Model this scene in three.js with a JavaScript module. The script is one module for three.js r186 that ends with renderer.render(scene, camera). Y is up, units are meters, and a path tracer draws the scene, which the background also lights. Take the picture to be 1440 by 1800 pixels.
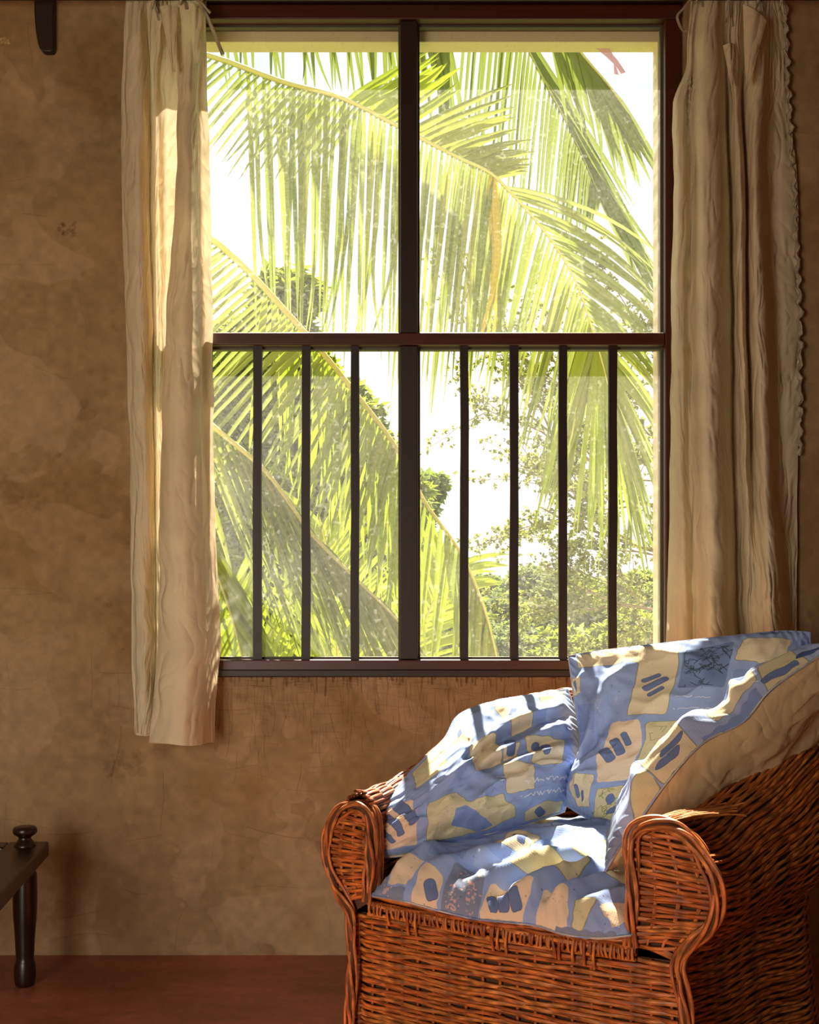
import * as THREE from 'three';
import { RoundedBoxGeometry } from 'three/addons/geometries/RoundedBoxGeometry.js';
import { mergeGeometries, mergeVertices } from 'three/addons/utils/BufferGeometryUtils.js';
import { RectAreaLightUniformsLib } from 'three/addons/lights/RectAreaLightUniformsLib.js';

// ------------------------------------------------------------------ camera, sky, sun, daylight, exposure
const F = 2240, CX = 720, HORIZON = 1035, EYE = 1.15, CAMZ = 4.0;           // focal length and horizon row in pixels of the 1440 x 1800 frame
const scene = new THREE.Scene();
const camera = new THREE.PerspectiveCamera(2 * Math.atan(900 / F) * 180 / Math.PI, 1440 / 1800, 0.05, 400);
camera.position.set(0, EYE, CAMZ);
camera.setViewOffset(1440, 1800, 0, 900 - HORIZON, 1440, 1800);             // shifted lens: level camera, horizon below the middle
const renderer = new THREE.WebGLRenderer({ antialias: true });
renderer.toneMapping = THREE.LinearToneMapping;
renderer.toneMappingExposure = 1.0;
renderer.shadowMap.enabled = true;
RectAreaLightUniformsLib.init();

const SUN_TRAVEL = new THREE.Vector3(0.03, -1.4, 1.0).normalize();
const sun = new THREE.DirectionalLight(0xfff1dc, 24);
sun.position.copy(SUN_TRAVEL).multiplyScalar(-25); sun.target.position.set(0.2, 1.0, 0.5);
sun.position.add(sun.target.position);
sun.castShadow = true; sun.shadow.mapSize.set(4096, 4096); sun.shadow.bias = -0.0004;
Object.assign(sun.shadow.camera, { left: -6, right: 6, top: 6, bottom: -6, near: 1, far: 60 });
scene.add(sun, sun.target);

const SKY_GAIN = 1.35;
const door_light = new THREE.RectAreaLight(0xfbf2e2, 12.0, 1.3, 1.9);         // daylight in the open doorway behind the camera
door_light.position.set(-1.9, 0.98, 4.82); door_light.lookAt(-1.9, -1.0, 1.0);   // sky light comes in slanting down
scene.add(door_light);

// ------------------------------------------------------------------ helpers
const V = (x, y, z) => new THREE.Vector3(x, y, z);
const Q = (px, py, d) => V((px - CX) * d / F, EYE - (py - HORIZON) * d / F, CAMZ - d);   // a frame pixel at a distance from the camera plane
function rng(seed) { let a = seed >>> 0; return () => { a = (a + 0x6D2B79F5) >>> 0; let t = Math.imul(a ^ (a >>> 15), 1 | a); t = (t + Math.imul(t ^ (t >>> 7), 61 | t)) ^ t; return ((t ^ (t >>> 14)) >>> 0) / 4294967296; }; }
const lerp = (a, b, t) => a + (b - a) * t, clamp = (x, a = 0, b = 1) => Math.min(b, Math.max(a, x));
const smooth = (a, b, x) => { const t = clamp((x - a) / (b - a)); return t * t * (3 - 2 * t); };
const hash = (x, y, s) => { let h = Math.imul(x | 0, 374761393) + Math.imul(y | 0, 668265263) + Math.imul(s | 0, 1274126177); h = Math.imul(h ^ (h >>> 13), 1274126177); return ((h ^ (h >>> 16)) >>> 0) / 4294967296; };
function vnoise(x, y, s = 0) { const i = Math.floor(x), j = Math.floor(y), u = x - i, v = y - j, a = u * u * (3 - 2 * u), b = v * v * (3 - 2 * v); return lerp(lerp(hash(i, j, s), hash(i + 1, j, s), a), lerp(hash(i, j + 1, s), hash(i + 1, j + 1, s), a), b); }
function fbm(x, y, s = 0, o = 4) { let t = 0, a = 0.5, n = 0; for (let k = 0; k < o; k++) { t += a * vnoise(x, y, s + k * 17); n += a; a *= 0.5; x = x * 2.03 + 5.1; y = y * 2.03 + 1.7; } return t / n; }
const used = new Map();
function numbered(name) { const n = used.get(name) ?? 0; used.set(name, n + 1); return n ? `${name}_${String(n).padStart(3, '0')}` : name; }
function shade(o) { o.castShadow = o.receiveShadow = true; return o; }
function thing(name, label, category, pos = [0, 0, 0], turn = 0, group) {
  const o = new THREE.Group(); o.name = numbered(name); o.position.set(...pos); o.rotation.y = turn;
  o.userData = { label, category }; if (group) o.userData.group = group; scene.add(o); return o;
}
function part(name, geo, mat, parent, extra) {
  const m = shade(new THREE.Mesh(geo, mat)); m.name = numbered(name); if (extra) Object.assign(m.userData, extra); parent.add(m); return m;
}
function struct(name, geo, mat) { const m = part(name, geo, mat, scene); m.userData.kind = 'structure'; return m; }
const box = (x0, x1, y0, y1, z0, z1, r = 0) => {
  const w = x1 - x0, h = y1 - y0, d = z1 - z0;
  const g = r ? new RoundedBoxGeometry(w, h, d, 2, r) : new THREE.BoxGeometry(w, h, d);
  g.translate((x0 + x1) / 2, (y0 + y1) / 2, (z0 + z1) / 2); return g;
};
const local = (g, o) => g.translate(-o.position.x, -o.position.y, -o.position.z);
function gridGeo(nu, nv, fn, uvfn) {                                        // a surface fn(u, v) -> Vector3 on an nu x nv grid
  const p = [], uv = [], idx = [];
  for (let j = 0; j <= nv; j++) for (let i = 0; i <= nu; i++) { const u = i / nu, v = j / nv, a = fn(u, v); p.push(a.x, a.y, a.z); const t = uvfn ? uvfn(u, v) : [u, v]; uv.push(t[0], t[1]); }
  for (let j = 0; j < nv; j++) for (let i = 0; i < nu; i++) { const a = j * (nu + 1) + i, b = a + 1, c = a + nu + 1, d = c + 1; idx.push(a, b, d, a, d, c); }
  const g = new THREE.BufferGeometry(); g.setAttribute('position', new THREE.Float32BufferAttribute(p, 3)); g.setAttribute('uv', new THREE.Float32BufferAttribute(uv, 2)); g.setIndex(idx); g.computeVertexNormals(); return g;
}
function strandGeo(pts, nrm, rw, rn, radial = 6, uvScale = 1) {             // an oval rod along pts: half width rw across, half thickness rn along the normals nrm
  const n = pts.length, p = [], uv = [], idx = [], t = V(), b = V(), m = V(), no = []; let len = 0;
  for (let i = 0; i < n; i++) {
    t.subVectors(pts[Math.min(n - 1, i + 1)], pts[Math.max(0, i - 1)]).normalize(); m.copy(nrm[i]).addScaledVector(t, -nrm[i].dot(t)).normalize(); b.crossVectors(t, m);
    if (i) len += pts[i].distanceTo(pts[i - 1]);
    const w = typeof rw === 'function' ? rw(i / (n - 1)) : rw, h = typeof rn === 'function' ? rn(i / (n - 1)) : rn;
    for (let k = 0; k <= radial; k++) { const a = k / radial * Math.PI * 2, c = Math.cos(a), s = Math.sin(a); p.push(pts[i].x + b.x * c * w + m.x * s * h, pts[i].y + b.y * c * w + m.y * s * h, pts[i].z + b.z * c * w + m.z * s * h); const q = V().addScaledVector(b, c * h).addScaledVector(m, s * w).normalize(); no.push(q.x, q.y, q.z); uv.push(len * uvScale, k / radial); }
  }
  for (let i = 0; i < n - 1; i++) for (let k = 0; k < radial; k++) { const a = i * (radial + 1) + k, c = a + radial + 1; idx.push(a, c + 1, a + 1, a, c, c + 1); }
  for (const [e, flip] of [[0, 0], [n - 1, 1]]) { const c = p.length / 3; p.push(pts[e].x, pts[e].y, pts[e].z); const q = V().subVectors(pts[e], pts[e ? e - 1 : 1]).normalize(); no.push(q.x, q.y, q.z); uv.push(0, 0); for (let k = 0; k < radial; k++) { const a = e * (radial + 1) + k; flip ? idx.push(c, a + 1, a) : idx.push(c, a, a + 1); } }
  const g = new THREE.BufferGeometry(); g.setAttribute('position', new THREE.Float32BufferAttribute(p, 3)); g.setAttribute('normal', new THREE.Float32BufferAttribute(no, 3)); g.setAttribute('uv', new THREE.Float32BufferAttribute(uv, 2)); g.setIndex(idx); return g;
}
const spline = (pts, tension = 0.5) => new THREE.CatmullRomCurve3(pts, false, 'centripetal', tension);
function dataTex(w, h, fn, srgb = true, rep = THREE.MirroredRepeatWrapping) {       // fn(u, v) -> [r, g, b] 0..1
  const d = new Uint8Array(w * h * 4);
  for (let j = 0; j < h; j++) for (let i = 0; i < w; i++) { const c = fn(i / w, j / h), k = (j * w + i) * 4; d[k] = clamp(c[0]) * 255; d[k + 1] = clamp(c[1]) * 255; d[k + 2] = clamp(c[2]) * 255; d[k + 3] = 255; }
  const t = new THREE.DataTexture(d, w, h); t.magFilter = t.minFilter = THREE.LinearFilter; t.wrapS = t.wrapT = rep; if (srgb) t.colorSpace = THREE.SRGBColorSpace; t.needsUpdate = true; return t;
}
function canvasTex(w, h, draw, srgb = true) { const c = document.createElement('canvas'); c.width = w; c.height = h; draw(c.getContext('2d'), w, h); const t = new THREE.CanvasTexture(c); t.wrapS = t.wrapT = THREE.MirroredRepeatWrapping; t.magFilter = THREE.LinearFilter; if (srgb) t.colorSpace = THREE.SRGBColorSpace; return t; }
const S = (p) => new THREE.MeshStandardMaterial(p), PH = (p) => new THREE.MeshPhysicalMaterial(p);
const lin = (r, g, b) => new THREE.Color().setRGB(r, g, b);

// the sky: bright tropical haze with faint grey cloud
{
  const w = 512, h = 256, d = new Float32Array(w * h * 4);
  for (let j = 0; j < h; j++) for (let i = 0; i < w; i++) {
    const el = ((j + 0.5) / h - 0.5) * Math.PI, a = i / w * Math.PI * 2, cx = Math.cos(el) * Math.cos(a), cz = Math.cos(el) * Math.sin(a), cy = Math.sin(el);
    const n = fbm(cx * 4 + 9 + cy * 3, cz * 4 + 5 - cy * 5, 3, 5), c = smooth(0.36, 0.62, n), k = (j * w + i) * 4;
    d[k] = lerp(0.72, 1.0, c) * SKY_GAIN; d[k + 1] = lerp(0.78, 1.0, c) * SKY_GAIN; d[k + 2] = lerp(0.87, 1.0, c) * SKY_GAIN; d[k + 3] = 1;
  }
  const t = new THREE.DataTexture(d, w, h, THREE.RGBAFormat, THREE.FloatType); t.mapping = THREE.EquirectangularReflectionMapping; t.magFilter = t.minFilter = THREE.LinearFilter; t.needsUpdate = true; scene.background = t;
}

// ------------------------------------------------------------------ materials of the room
const PX = 562.8;                                                            // pixels per metre on the window frame's face (z = 0.02)
const WX = (px) => (px - CX) / PX, WY = (py) => EYE - (py - HORIZON) / PX;
const plasterMap = canvasTex(2048, 2048, (g, w, h) => {
  const im = g.createImageData(w, h), d = im.data, K = 3.2 / w;
  for (let j = 0; j < h; j++) for (let i = 0; i < w; i++) {
    const x = i * K, y = (h - j) * K;
    const big = fbm(x * 1.5, y * 1.5, 1, 3), mid = fbm(x * 5 + 3, y * 4, 11, 3), fine = fbm(x * 42, y * 42, 21, 2), warp = fbm(x * 3, y * 3, 31, 2);
    const peel = smooth(0.52, 0.56, fbm(x * 7 + warp * 2, y * 7 - warp, 41, 3)) * smooth(0.45, 0.62, big);   // scuffed patches with an outline
    const stain = smooth(0.56, 0.72, fbm(x * 3 + 7, y * 2.2, 51, 3));
    const k = (j * w + i) * 4, t = 0.92 + 0.10 * (big - 0.5) + 0.14 * (mid - 0.5) + 0.16 * (fine - 0.5) + 0.05 * peel - 0.05 * stain;
    d[k] = 167 * t + 3 * peel; d[k + 1] = 136 * t - 4 * stain + 4 * peel; d[k + 2] = 95 * t - 9 * stain + 8 * peel; d[k + 3] = 255;
  }
  g.putImageData(im, 0, 0);
  const r = rng(77), X = (m) => m / 3.2 * w, Y = (m) => h - m / 3.2 * h;     // canvas metres start at x = -1.6
  for (let k = 0; k < 260; k++) {                                           // flaked spots of paler undercoat and brown specks
    const x = r() * w, y = r() * h, s = 3 + r() * r() * 30; g.fillStyle = r() < 0.55 ? `rgba(206,170,124,${0.08 + r() * 0.16})` : `rgba(96,58,28,${0.06 + r() * 0.14})`;
    g.beginPath(); for (let q = 0; q < 9; q++) { const a = q / 9 * 6.283, e = s * (0.5 + r() * 0.7); g[q ? 'lineTo' : 'moveTo'](x + Math.cos(a) * e, y + Math.sin(a) * e * 0.9); } g.fill();
  }
  const crack = (x, y, a, n, step, al, wd) => { g.strokeStyle = `rgba(70,40,18,${al})`; g.lineWidth = wd; g.beginPath(); g.moveTo(x, y); for (let q = 0; q < n; q++) { a += (r() - 0.5) * 0.22; x += Math.cos(a) * step; y += Math.sin(a) * step; g.lineTo(x, y); } g.stroke(); };
  for (let k = 0; k < 300; k++) crack(r() * w, r() * h, Math.floor(r() * 4) * Math.PI / 2 + (r() - 0.5) * 0.3, 5 + r() * 14, 7, 0.08 + r() * 0.16, 1 + r());
  for (let k = 0; k < 420; k++) { const x = X(1.6 - 0.62 + r() * 1.15), y = Y(0.87 - r() * r() * 0.3); r() < 0.6 ? crack(x, y, Math.PI / 2, 3 + r() * 9, 6, 0.1 + r() * 0.2, 1.2) : crack(x, y, 0, 3 + r() * 8, 6, 0.08 + r() * 0.14, 1.2); }   // crazing under the window
  for (let k = 0; k < 150; k++) { const x = X(1.6 - 0.6 + r() * 1.1), y = Y(0.875); g.strokeStyle = `rgba(58,26,10,${0.1 + r() * 0.3})`; g.lineWidth = 1 + r() * 4; g.beginPath(); g.moveTo(x, y - 4); g.lineTo(x + (r() - 0.5) * 5, y + r() * r() * 46); g.stroke(); }   // wood stain that ran from the frame
  const blot = (x, y, s, c) => { for (let q = 0; q < 26; q++) { g.fillStyle = c; g.beginPath(); g.ellipse(X(1.6 + x) + (r() - 0.5) * s * 2.2, Y(y) + (r() - 0.5) * s * 1.4, s * (0.1 + r() * 0.35), s * (0.08 + r() * 0.25), r() * 3, 0, 7); g.fill(); } };
  blot(-1.075, 2.28, 16, 'rgba(66,36,18,.16)'); blot(-0.86, 0.72, 70, 'rgba(84,46,20,.05)'); blot(-1.2, 1.45, 46, 'rgba(74,44,22,.07)'); blot(-0.9, 0.6, 36, 'rgba(70,38,16,.08)'); blot(-0.3, 0.38, 40, 'rgba(90,52,24,.05)'); blot(-1.27, 2.87, 8, 'rgba(214,186,130,.4)');
});
const plasterBump = dataTex(512, 512, (u, v) => { const n = 0.6 * fbm(u * 24, v * 24, 5, 4) + 0.4 * fbm(u * 90, v * 90, 6, 2); return [n, n, n]; }, false);
const plaster = S({ map: plasterMap, bumpMap: plasterBump, bumpScale: 0.006, roughness: 0.92 });
const plasterPlain = S({ color: lin(0.42, 0.26, 0.13), bumpMap: plasterBump, bumpScale: 0.006, roughness: 0.95 });
const outerCream = S({ color: lin(0.86, 0.72, 0.46), bumpMap: plasterBump, bumpScale: 0.004, roughness: 0.9 });
const floorMap = dataTex(1024, 1024, (u, v) => { const n = fbm(u * 6, v * 20, 2, 4), f = fbm(u * 80, v * 80, 8, 2), s = fbm(u * 3, v * 3, 9, 3), t = 0.80 + 0.26 * (n - 0.5) + 0.14 * (f - 0.5) + 0.24 * (s - 0.5); return [0.80 * t, 0.46 * t, 0.35 * t]; });
const floorMat = S({ map: floorMap, roughness: 0.42, bumpMap: plasterBump, bumpScale: 0.0015 });
const woodTex = (c0, c1, seed) => dataTex(256, 1024, (u, v) => { const g = fbm(u * 26, v * 3, seed, 4), f = fbm(u * 130, v * 5, seed + 3, 2), t = clamp(0.6 * g + 0.4 * f); return [lerp(c0[0], c1[0], t), lerp(c0[1], c1[1], t), lerp(c0[2], c1[2], t)]; });
const frameMap = woodTex([0.20, 0.07, 0.045], [0.36, 0.14, 0.085], 60), darkMap = woodTex([0.10, 0.055, 0.04], [0.20, 0.10, 0.065], 80);
const frameWood = S({ map: frameMap, roughness: 0.42 }), barWood = S({ map: darkMap, roughness: 0.5 }), tableWood = S({ map: darkMap, roughness: 0.32 });

// ------------------------------------------------------------------ room shell
const WIN = { l: WX(252), r: WX(1188), b: WY(1186), t: WY(-18) };           // hole in the wall
function wallWithHole(x0, x1, y0, y1, hole, z0, z1, mat, name) {
  const s = new THREE.Shape([[x0, y0], [x1, y0], [x1, y1], [x0, y1]].map((p) => new THREE.Vector2(...p)));
  s.holes.push(new THREE.Path([[hole.l, hole.b], [hole.l, hole.t], [hole.r, hole.t], [hole.r, hole.b]].map((p) => new THREE.Vector2(...p))));
  const g = new THREE.ExtrudeGeometry(s, { depth: z1 - z0, bevelEnabled: false }); g.translate(0, 0, z0);
  const p = g.attributes.position, uv = g.attributes.uv; for (let i = 0; i < p.count; i++) uv.setXY(i, (p.getX(i) + 1.6) / 3.2, p.getY(i) / 3.2);
  return struct(name, g, mat);
}
const RX0 = -3.0, RX1 = 3.4, RZ = 4.8, RH = 3.6;
wallWithHole(RX0 - 0.2, RX1 + 0.2, -0.1, RH + 0.1, WIN, -0.075, 0, plaster, 'wall_front');
wallWithHole(RX0 - 0.2, RX1 + 0.2, -4.4, RH + 0.4, { l: WX(273), r: WX(1167), b: WY(1176), t: WY(50.6) }, -0.155, -0.0755, outerCream, 'wall_outside');
const uvm = (g, k = 1) => { const p = g.attributes.position, n = g.attributes.normal, uv = g.attributes.uv; for (let i = 0; i < p.count; i++) { const ax = Math.abs(n.getX(i)), ay = Math.abs(n.getY(i)); if (ay > 0.7) uv.setXY(i, p.getX(i) * k, p.getZ(i) * k); else if (ax > 0.7) uv.setXY(i, p.getZ(i) * k, p.getY(i) * k); else uv.setXY(i, p.getX(i) * k, p.getY(i) * k); } return g; };
struct('wall_left', uvm(box(RX0 - 0.2, RX0, -0.1, RH, 0, RZ + 0.2), 0.5), plasterPlain);
struct('wall_right', uvm(box(RX1, RX1 + 0.2, -0.1, RH, 0, RZ + 0.2), 0.5), plasterPlain);
wallWithHole(RX0, RX1, 0, RH, { l: -2.6, r: -1.2, b: 0.01, t: 2.0 }, RZ, RZ + 0.2, plasterPlain, 'wall_rear');
struct('ceiling', uvm(box(RX0 - 0.2, RX1 + 0.2, RH, RH + 0.2, 0, RZ + 0.2), 0.5), plasterPlain);
struct('floor', uvm(box(RX0 - 0.2, RX1 + 0.2, -0.12, 0, 0, RZ + 0.2), 0.6), floorMat);

// ------------------------------------------------------------------ the window: timber frame, bars, panes
const win = new THREE.Group(); win.name = 'window_1'; win.userData.kind = 'structure'; scene.add(win);
const wb = (name, x0, x1, y0, y1, z0, z1, mat = frameWood, r = 0.004) => { const g = box(x0, x1, y0, y1, z0, z1, r); const vert = y1 - y0 > x1 - x0, p = g.attributes.position, uv = g.attributes.uv; for (let i = 0; i < p.count; i++) { const a = p.getX(i) + p.getZ(i), b = p.getY(i) + p.getZ(i); vert ? uv.setXY(i, a * 4, b * 1.1) : uv.setXY(i, b * 4, a * 1.1); } return part(name, g, mat, win); };
const iT = WY(33), iB = WY(1160), iL = WX(272), iR = WX(1170), tT = WY(584), tB = WY(606);
wb('head_rail', WX(246), WX(1198), iT, WY(7), -0.074, 0.02); wb('head_moulding', WX(240), WX(1204), WY(6), WY(-26), -0.074, 0.035, barWood);
wb('sill_rail', WX(246), WX(1198), WY(1190), iB, -0.074, 0.02); wb('sill_lip', WX(246), WX(1198), WY(1190), WY(1177), 0.02, 0.028, barWood);
wb('jamb', WX(246), iL, iB, iT, -0.074, 0.018); wb('jamb', iR, WX(1198), iB, iT, -0.074, 0.018);
wb('transom', iL, iR, tB, tT, -0.10, 0.016);
wb('mullion', WX(704), WX(734), tT, iT, -0.10, 0.010, barWood); wb('mullion', WX(704), WX(735), iB, tB, -0.10, 0.010, barWood);
const paneGlass = (rough) => PH({ color: lin(0.97, 0.97, 0.93), transmission: 1, thickness: 0, roughness: 1, roughnessMap: rough, ior: 1.5, specularIntensity: 0.6 });
const dust = dataTex(512, 512, (u, v) => { const n = fbm(u * 6, v * 6, 71, 4), f = fbm(u * 150, v * 150, 75, 2), sp = smooth(0.72, 0.8, fbm(u * 60, v * 60, 79, 2)), r = 0.205 + 0.10 * (n - 0.5) + 0.10 * (f - 0.5) + 0.10 * sp; return [r, r, r]; }, false);
const glass = paneGlass(dust);
const beadMat = S({ color: lin(0.09, 0.08, 0.05), roughness: 0.6 });
for (const [x0, x1, y0, y1] of [[iL, WX(704), tT, iT], [WX(734), iR, tT, iT], [iL, WX(704), iB, tB], [WX(735), iR, iB, tB]]) {
  const g = box(x0, x1, y0, y1, -0.0015, 0.0015); g.deleteAttribute('uv');
  const pg = new THREE.PlaneGeometry(x1 - x0, y1 - y0); pg.translate((x0 + x1) / 2, (y0 + y1) / 2, -0.034);
  const p = pg.attributes.position, uv = pg.attributes.uv; for (let i = 0; i < p.count; i++) uv.setXY(i, p.getX(i) / 0.8, p.getY(i) / 0.8);
  part('pane', pg, glass, win);
  const b = 0.007; part('glazing_bead', mergeGeometries([box(x0, x1, y1 - b, y1, -0.046, -0.024), box(x0, x1, y0, y0 + b, -0.046, -0.024), box(x0, x0 + b, y0 + b, y1 - b, -0.046, -0.024), box(x1 - b, x1, y0 + b, y1 - b, -0.046, -0.024)]), beadMat, win);
}
for (const [t, b] of [[363, 364], [451, 451], [537, 537], [624, 623], [817, 817], [905, 905], [991, 992], [1080, 1079]]) {
  const r = rng(t), g = new THREE.BoxGeometry(0.0265, tB - iB, 0.022, 2, 24, 2), p = g.attributes.position, uv = g.attributes.uv;
  for (let i = 0; i < p.count; i++) { const y = p.getY(i), k = y / (tB - iB) + 0.5; p.setX(i, p.getX(i) * (1 + 0.10 * (vnoise(k * 9, t, 3) - 0.5)) + lerp(WX(b), WX(t), k) + 0.0025 * (vnoise(k * 4, t, 7) - 0.5)); uv.setXY(i, p.getX(i) * 8, y); }
  g.translate(0, (tB + iB) / 2, -0.008); g.computeVertexNormals(); part('bar', g, barWood, win);
}
{ // thin translucent pink mark on the outside of the upper right pane
  const pts = [[1048, 85], [1072, 85], [1078, 97], [1086, 106], [1100, 127], [1092, 130], [1083, 116], [1088, 132], [1080, 130], [1079, 112], [1066, 100]].map(([x, y]) => { const d = 4.036; return new THREE.Vector2((x - CX) * d / F, EYE - (y - HORIZON) * d / F); });
  const g = new THREE.ExtrudeGeometry(new THREE.Shape(pts), { depth: 0.0006, bevelEnabled: false }); g.translate(0, 0, -0.0362);
  part('pink_mark', g, PH({ color: lin(1.0, 0.74, 0.82), roughness: 0.7, transmission: 0.9, thickness: 0 }), win, { label: 'pink mark on the glass' });
}

// ------------------------------------------------------------------ low table with turned legs (its right end is in the frame)
{
  const t = thing('low_table', 'low dark wooden table with turned legs and a corner knob, at the left', 'table', [-1.30, 0, 0.75], 0.10);
  const W = 0.86, D = 0.98, H = 0.405, x1 = 0.285, x0 = x1 - W, z0 = -D / 2, z1 = D / 2, rh = 0.045, rw = 0.115;
  const wuv = (g, alongX) => { const p = g.attributes.position, uv = g.attributes.uv; for (let i = 0; i < p.count; i++) alongX ? uv.setXY(i, (p.getZ(i) + p.getY(i)) * 5, p.getX(i) * 1.2) : uv.setXY(i, (p.getX(i) + p.getY(i)) * 5, p.getZ(i) * 1.2); return g; };
  part('rail', wuv(box(x1 - rw, x1, H - rh, H, z0, z1, 0.006), false), tableWood, t);
  part('rail', wuv(box(x0, x0 + rw, H - rh, H, z0, z1, 0.006), false), tableWood, t);
  part('rail', wuv(box(x0 + rw, x1 - rw, H - rh, H, z0, z0 + 0.08, 0.006), true), tableWood, t);
  part('rail', wuv(box(x0 + rw, x1 - rw, H - rh, H, z1 - 0.08, z1, 0.006), true), tableWood, t);
  const plankMat = S({ color: lin(0.10, 0.075, 0.03), roughness: 0.45, map: null });
  for (let k = 0; k < 7; k++) { const a = x0 + rw + k * (W - 2 * rw) / 7, b = a + (W - 2 * rw) / 7 - 0.003; part('plank', wuv(box(a, b, H - 0.03, H - 0.012, z0 + 0.08, z1 - 0.08, 0.002), false), plankMat, t); }
  const leg = [[0, 0], [0.024, 0], [0.029, 0.012], [0.031, 0.04], [0.029, 0.065], [0.0255, 0.078], [0.0265, 0.10], [0.029, 0.15], [0.033, 0.20], [0.0345, 0.25], [0.034, 0.30], [0.033, 0.325], [0.028, 0.333], [0.027, 0.337], [0.033, 0.341], [0.034, 0.350], [0.030, 0.359], [0.028, 0.362], [0, 0.362]];
  const knob = [[0, H - 0.002], [0.031, H - 0.002], [0.0305, H + 0.004], [0.025, H + 0.012], [0.019, H + 0.019], [0.0185, H + 0.026], [0.026, H + 0.031], [0.033, H + 0.037], [0.0345, H + 0.045], [0.032, H + 0.052], [0.026, H + 0.056], [0, H + 0.0575]];
  const lathe = (pr) => new THREE.LatheGeometry(spline(pr.map(([x, y]) => V(x, y, 0)), 0.1).getPoints(70).map((p) => new THREE.Vector2(Math.max(0, p.x), p.y)), 40);
  const lg = lathe(leg), kg = lathe(knob);
  for (const [x, z] of [[x1 - 0.057, z0 + 0.065], [x0 + 0.057, z0 + 0.065], [x1 - 0.057, z1 - 0.065], [x0 + 0.057, z1 - 0.065]]) {
    const l = part('leg', lg, tableWood, t); l.position.set(x, 0, z); const k = part('knob', kg, tableWood, t); k.position.set(x, 0, z);
  }
}
{ // dark wooden piece on the wall, top left; its upper end is above the frame
  const s = new THREE.Shape(), x = (px) => (px - CX) * 3.97 / F, y = (py) => EYE - (py - HORIZON) * 3.97 / F;
  s.moveTo(x(60), y(-150)); s.lineTo(x(62), y(20)); s.quadraticCurveTo(x(64), y(60), x(69), y(78)); s.quadraticCurveTo(x(72), y(89), x(80), y(89)); s.lineTo(x(88), y(89)); s.quadraticCurveTo(x(92), y(89), x(92), y(84)); s.lineTo(x(92), y(-150)); s.closePath();
  const t = thing('wooden_wall_piece', 'dark wooden piece with a rounded lower end hanging down the wall at the top left', 'wall piece', [x(76), y(89), 0]);
  const g = new THREE.ExtrudeGeometry(s, { depth: 0.026, bevelEnabled: true, bevelSize: 0.003, bevelThickness: 0.003, bevelSegments: 2 }); g.translate(-x(76), -y(89), 0.0032);
  part('board', g, barWood, t);
}

// ------------------------------------------------------------------ curtains, tied to a rod over the window
{
  const y = EYE - (-6 - HORIZON) * 3.89 / F, t = thing('curtain_rod', 'dark thin curtain rod over the window, at the top edge', 'curtain rod', [0, y, 0.11]);
  const g = new THREE.CylinderGeometry(0.011, 0.011, 2.76, 20); g.rotateZ(Math.PI / 2); part('rod', g, barWood, t);
  for (const x of [-1.34, 1.34]) { part('bracket', box(x - 0.012, x + 0.012, 0.004, 0.03, -0.11, 0.006, 0.003), barWood, t); part('finial', new THREE.SphereGeometry(0.02, 20, 14).translate(x * 1.015 + Math.sign(x) * 0.025, 0, 0), barWood, t); }
}
const clothMap = dataTex(512, 512, (u, v) => { const n = fbm(u * 10, v * 10, 91, 4), t = 0.96 + 0.10 * (n - 0.5) ; return [0.97 * t, 0.905 * t, 0.77 * t]; });
const clothBump = dataTex(512, 512, (u, v) => { const x = u * 6 + 0.4 * fbm(u * 9, v * 9, 95, 2), a = 1 - Math.abs(2 * fbm(x * 2.2, v * 3.2 + u * 3, 92, 3) - 1), b = 1 - Math.abs(2 * fbm(u * 22 + v * 12, v * 16, 94, 2) - 1); const n = 0.7 * a * a + 0.3 * b; return [n, n, n]; }, false);
const cloth = PH({ map: clothMap, bumpMap: clothBump, bumpScale: 0.014, roughness: 1, transmission: 0.24, thickness: 0, specularIntensity: 0.2, side: THREE.DoubleSide });
// rows: [row in frame pixels, [[column px, centimetres off the wall], ...]]: the cross-sections of the hanging cloth, top to bottom
function hangCloth(rows, nu, nv, seed, wr = 1, drop = () => 0) {
  rows = rows.map(([y, c]) => [y, c.map(([x, z]) => [x, y < 80 ? z : 3 + (z - 3) * lerp(1, 1.55, smooth(80, 330, y))])]); const curves = rows.map(([, c]) => new THREE.CatmullRomCurve3(c.map(([x, z]) => V(x, z, 0)), false, 'centripetal'));
  const tab = curves.map((c) => { const a = []; for (let i = 0; i <= nu; i++) a.push(c.getPoint(i / nu)); return a; });
  const ys = rows.map((r) => r[0]);
  return gridGeo(nu, nv, (u, v) => {
    const py = lerp(ys[0], ys[ys.length - 1] + drop(u), v); let k = 0; while (k < ys.length - 2 && py > ys[k + 1]) k++;
    const t = clamp((py - ys[k]) / (ys[k + 1] - ys[k]), 0, 1.2), i = Math.round(u * nu), at = (q) => tab[clamp(q, 0, ys.length - 1)][i];
    const cr = (a, b, c, d) => 0.5 * (2 * b + (c - a) * t + (2 * a - 5 * b + 4 * c - d) * t * t + (3 * b - a - 3 * c + d) * t * t * t);
    const A = at(k - 1), B = at(k), C = at(k + 1), D = at(k + 2), z = cr(A.y, B.y, C.y, D.y) / 100, x = cr(A.x, B.x, C.x, D.x);
    const w = (1 - Math.abs(2 * fbm(u * 9 + v * 3, v * 16, seed, 3) - 1)) ** 2 * 0.0045 * (0.25 + 1.9 * v * v) + (fbm(u * 16, v * 46 + u * 14, seed + 5, 2) - 0.5) * 0.005;
    const zz = Math.max(0.008, z + w * wr), d = CAMZ - zz; return Q(x + (fbm(u * 5, v * 22, seed + 9, 2) - 0.5) * 5 * wr, py, d);
  }, (u, v) => [u * 1.1, v * 2.3]);
}
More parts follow.
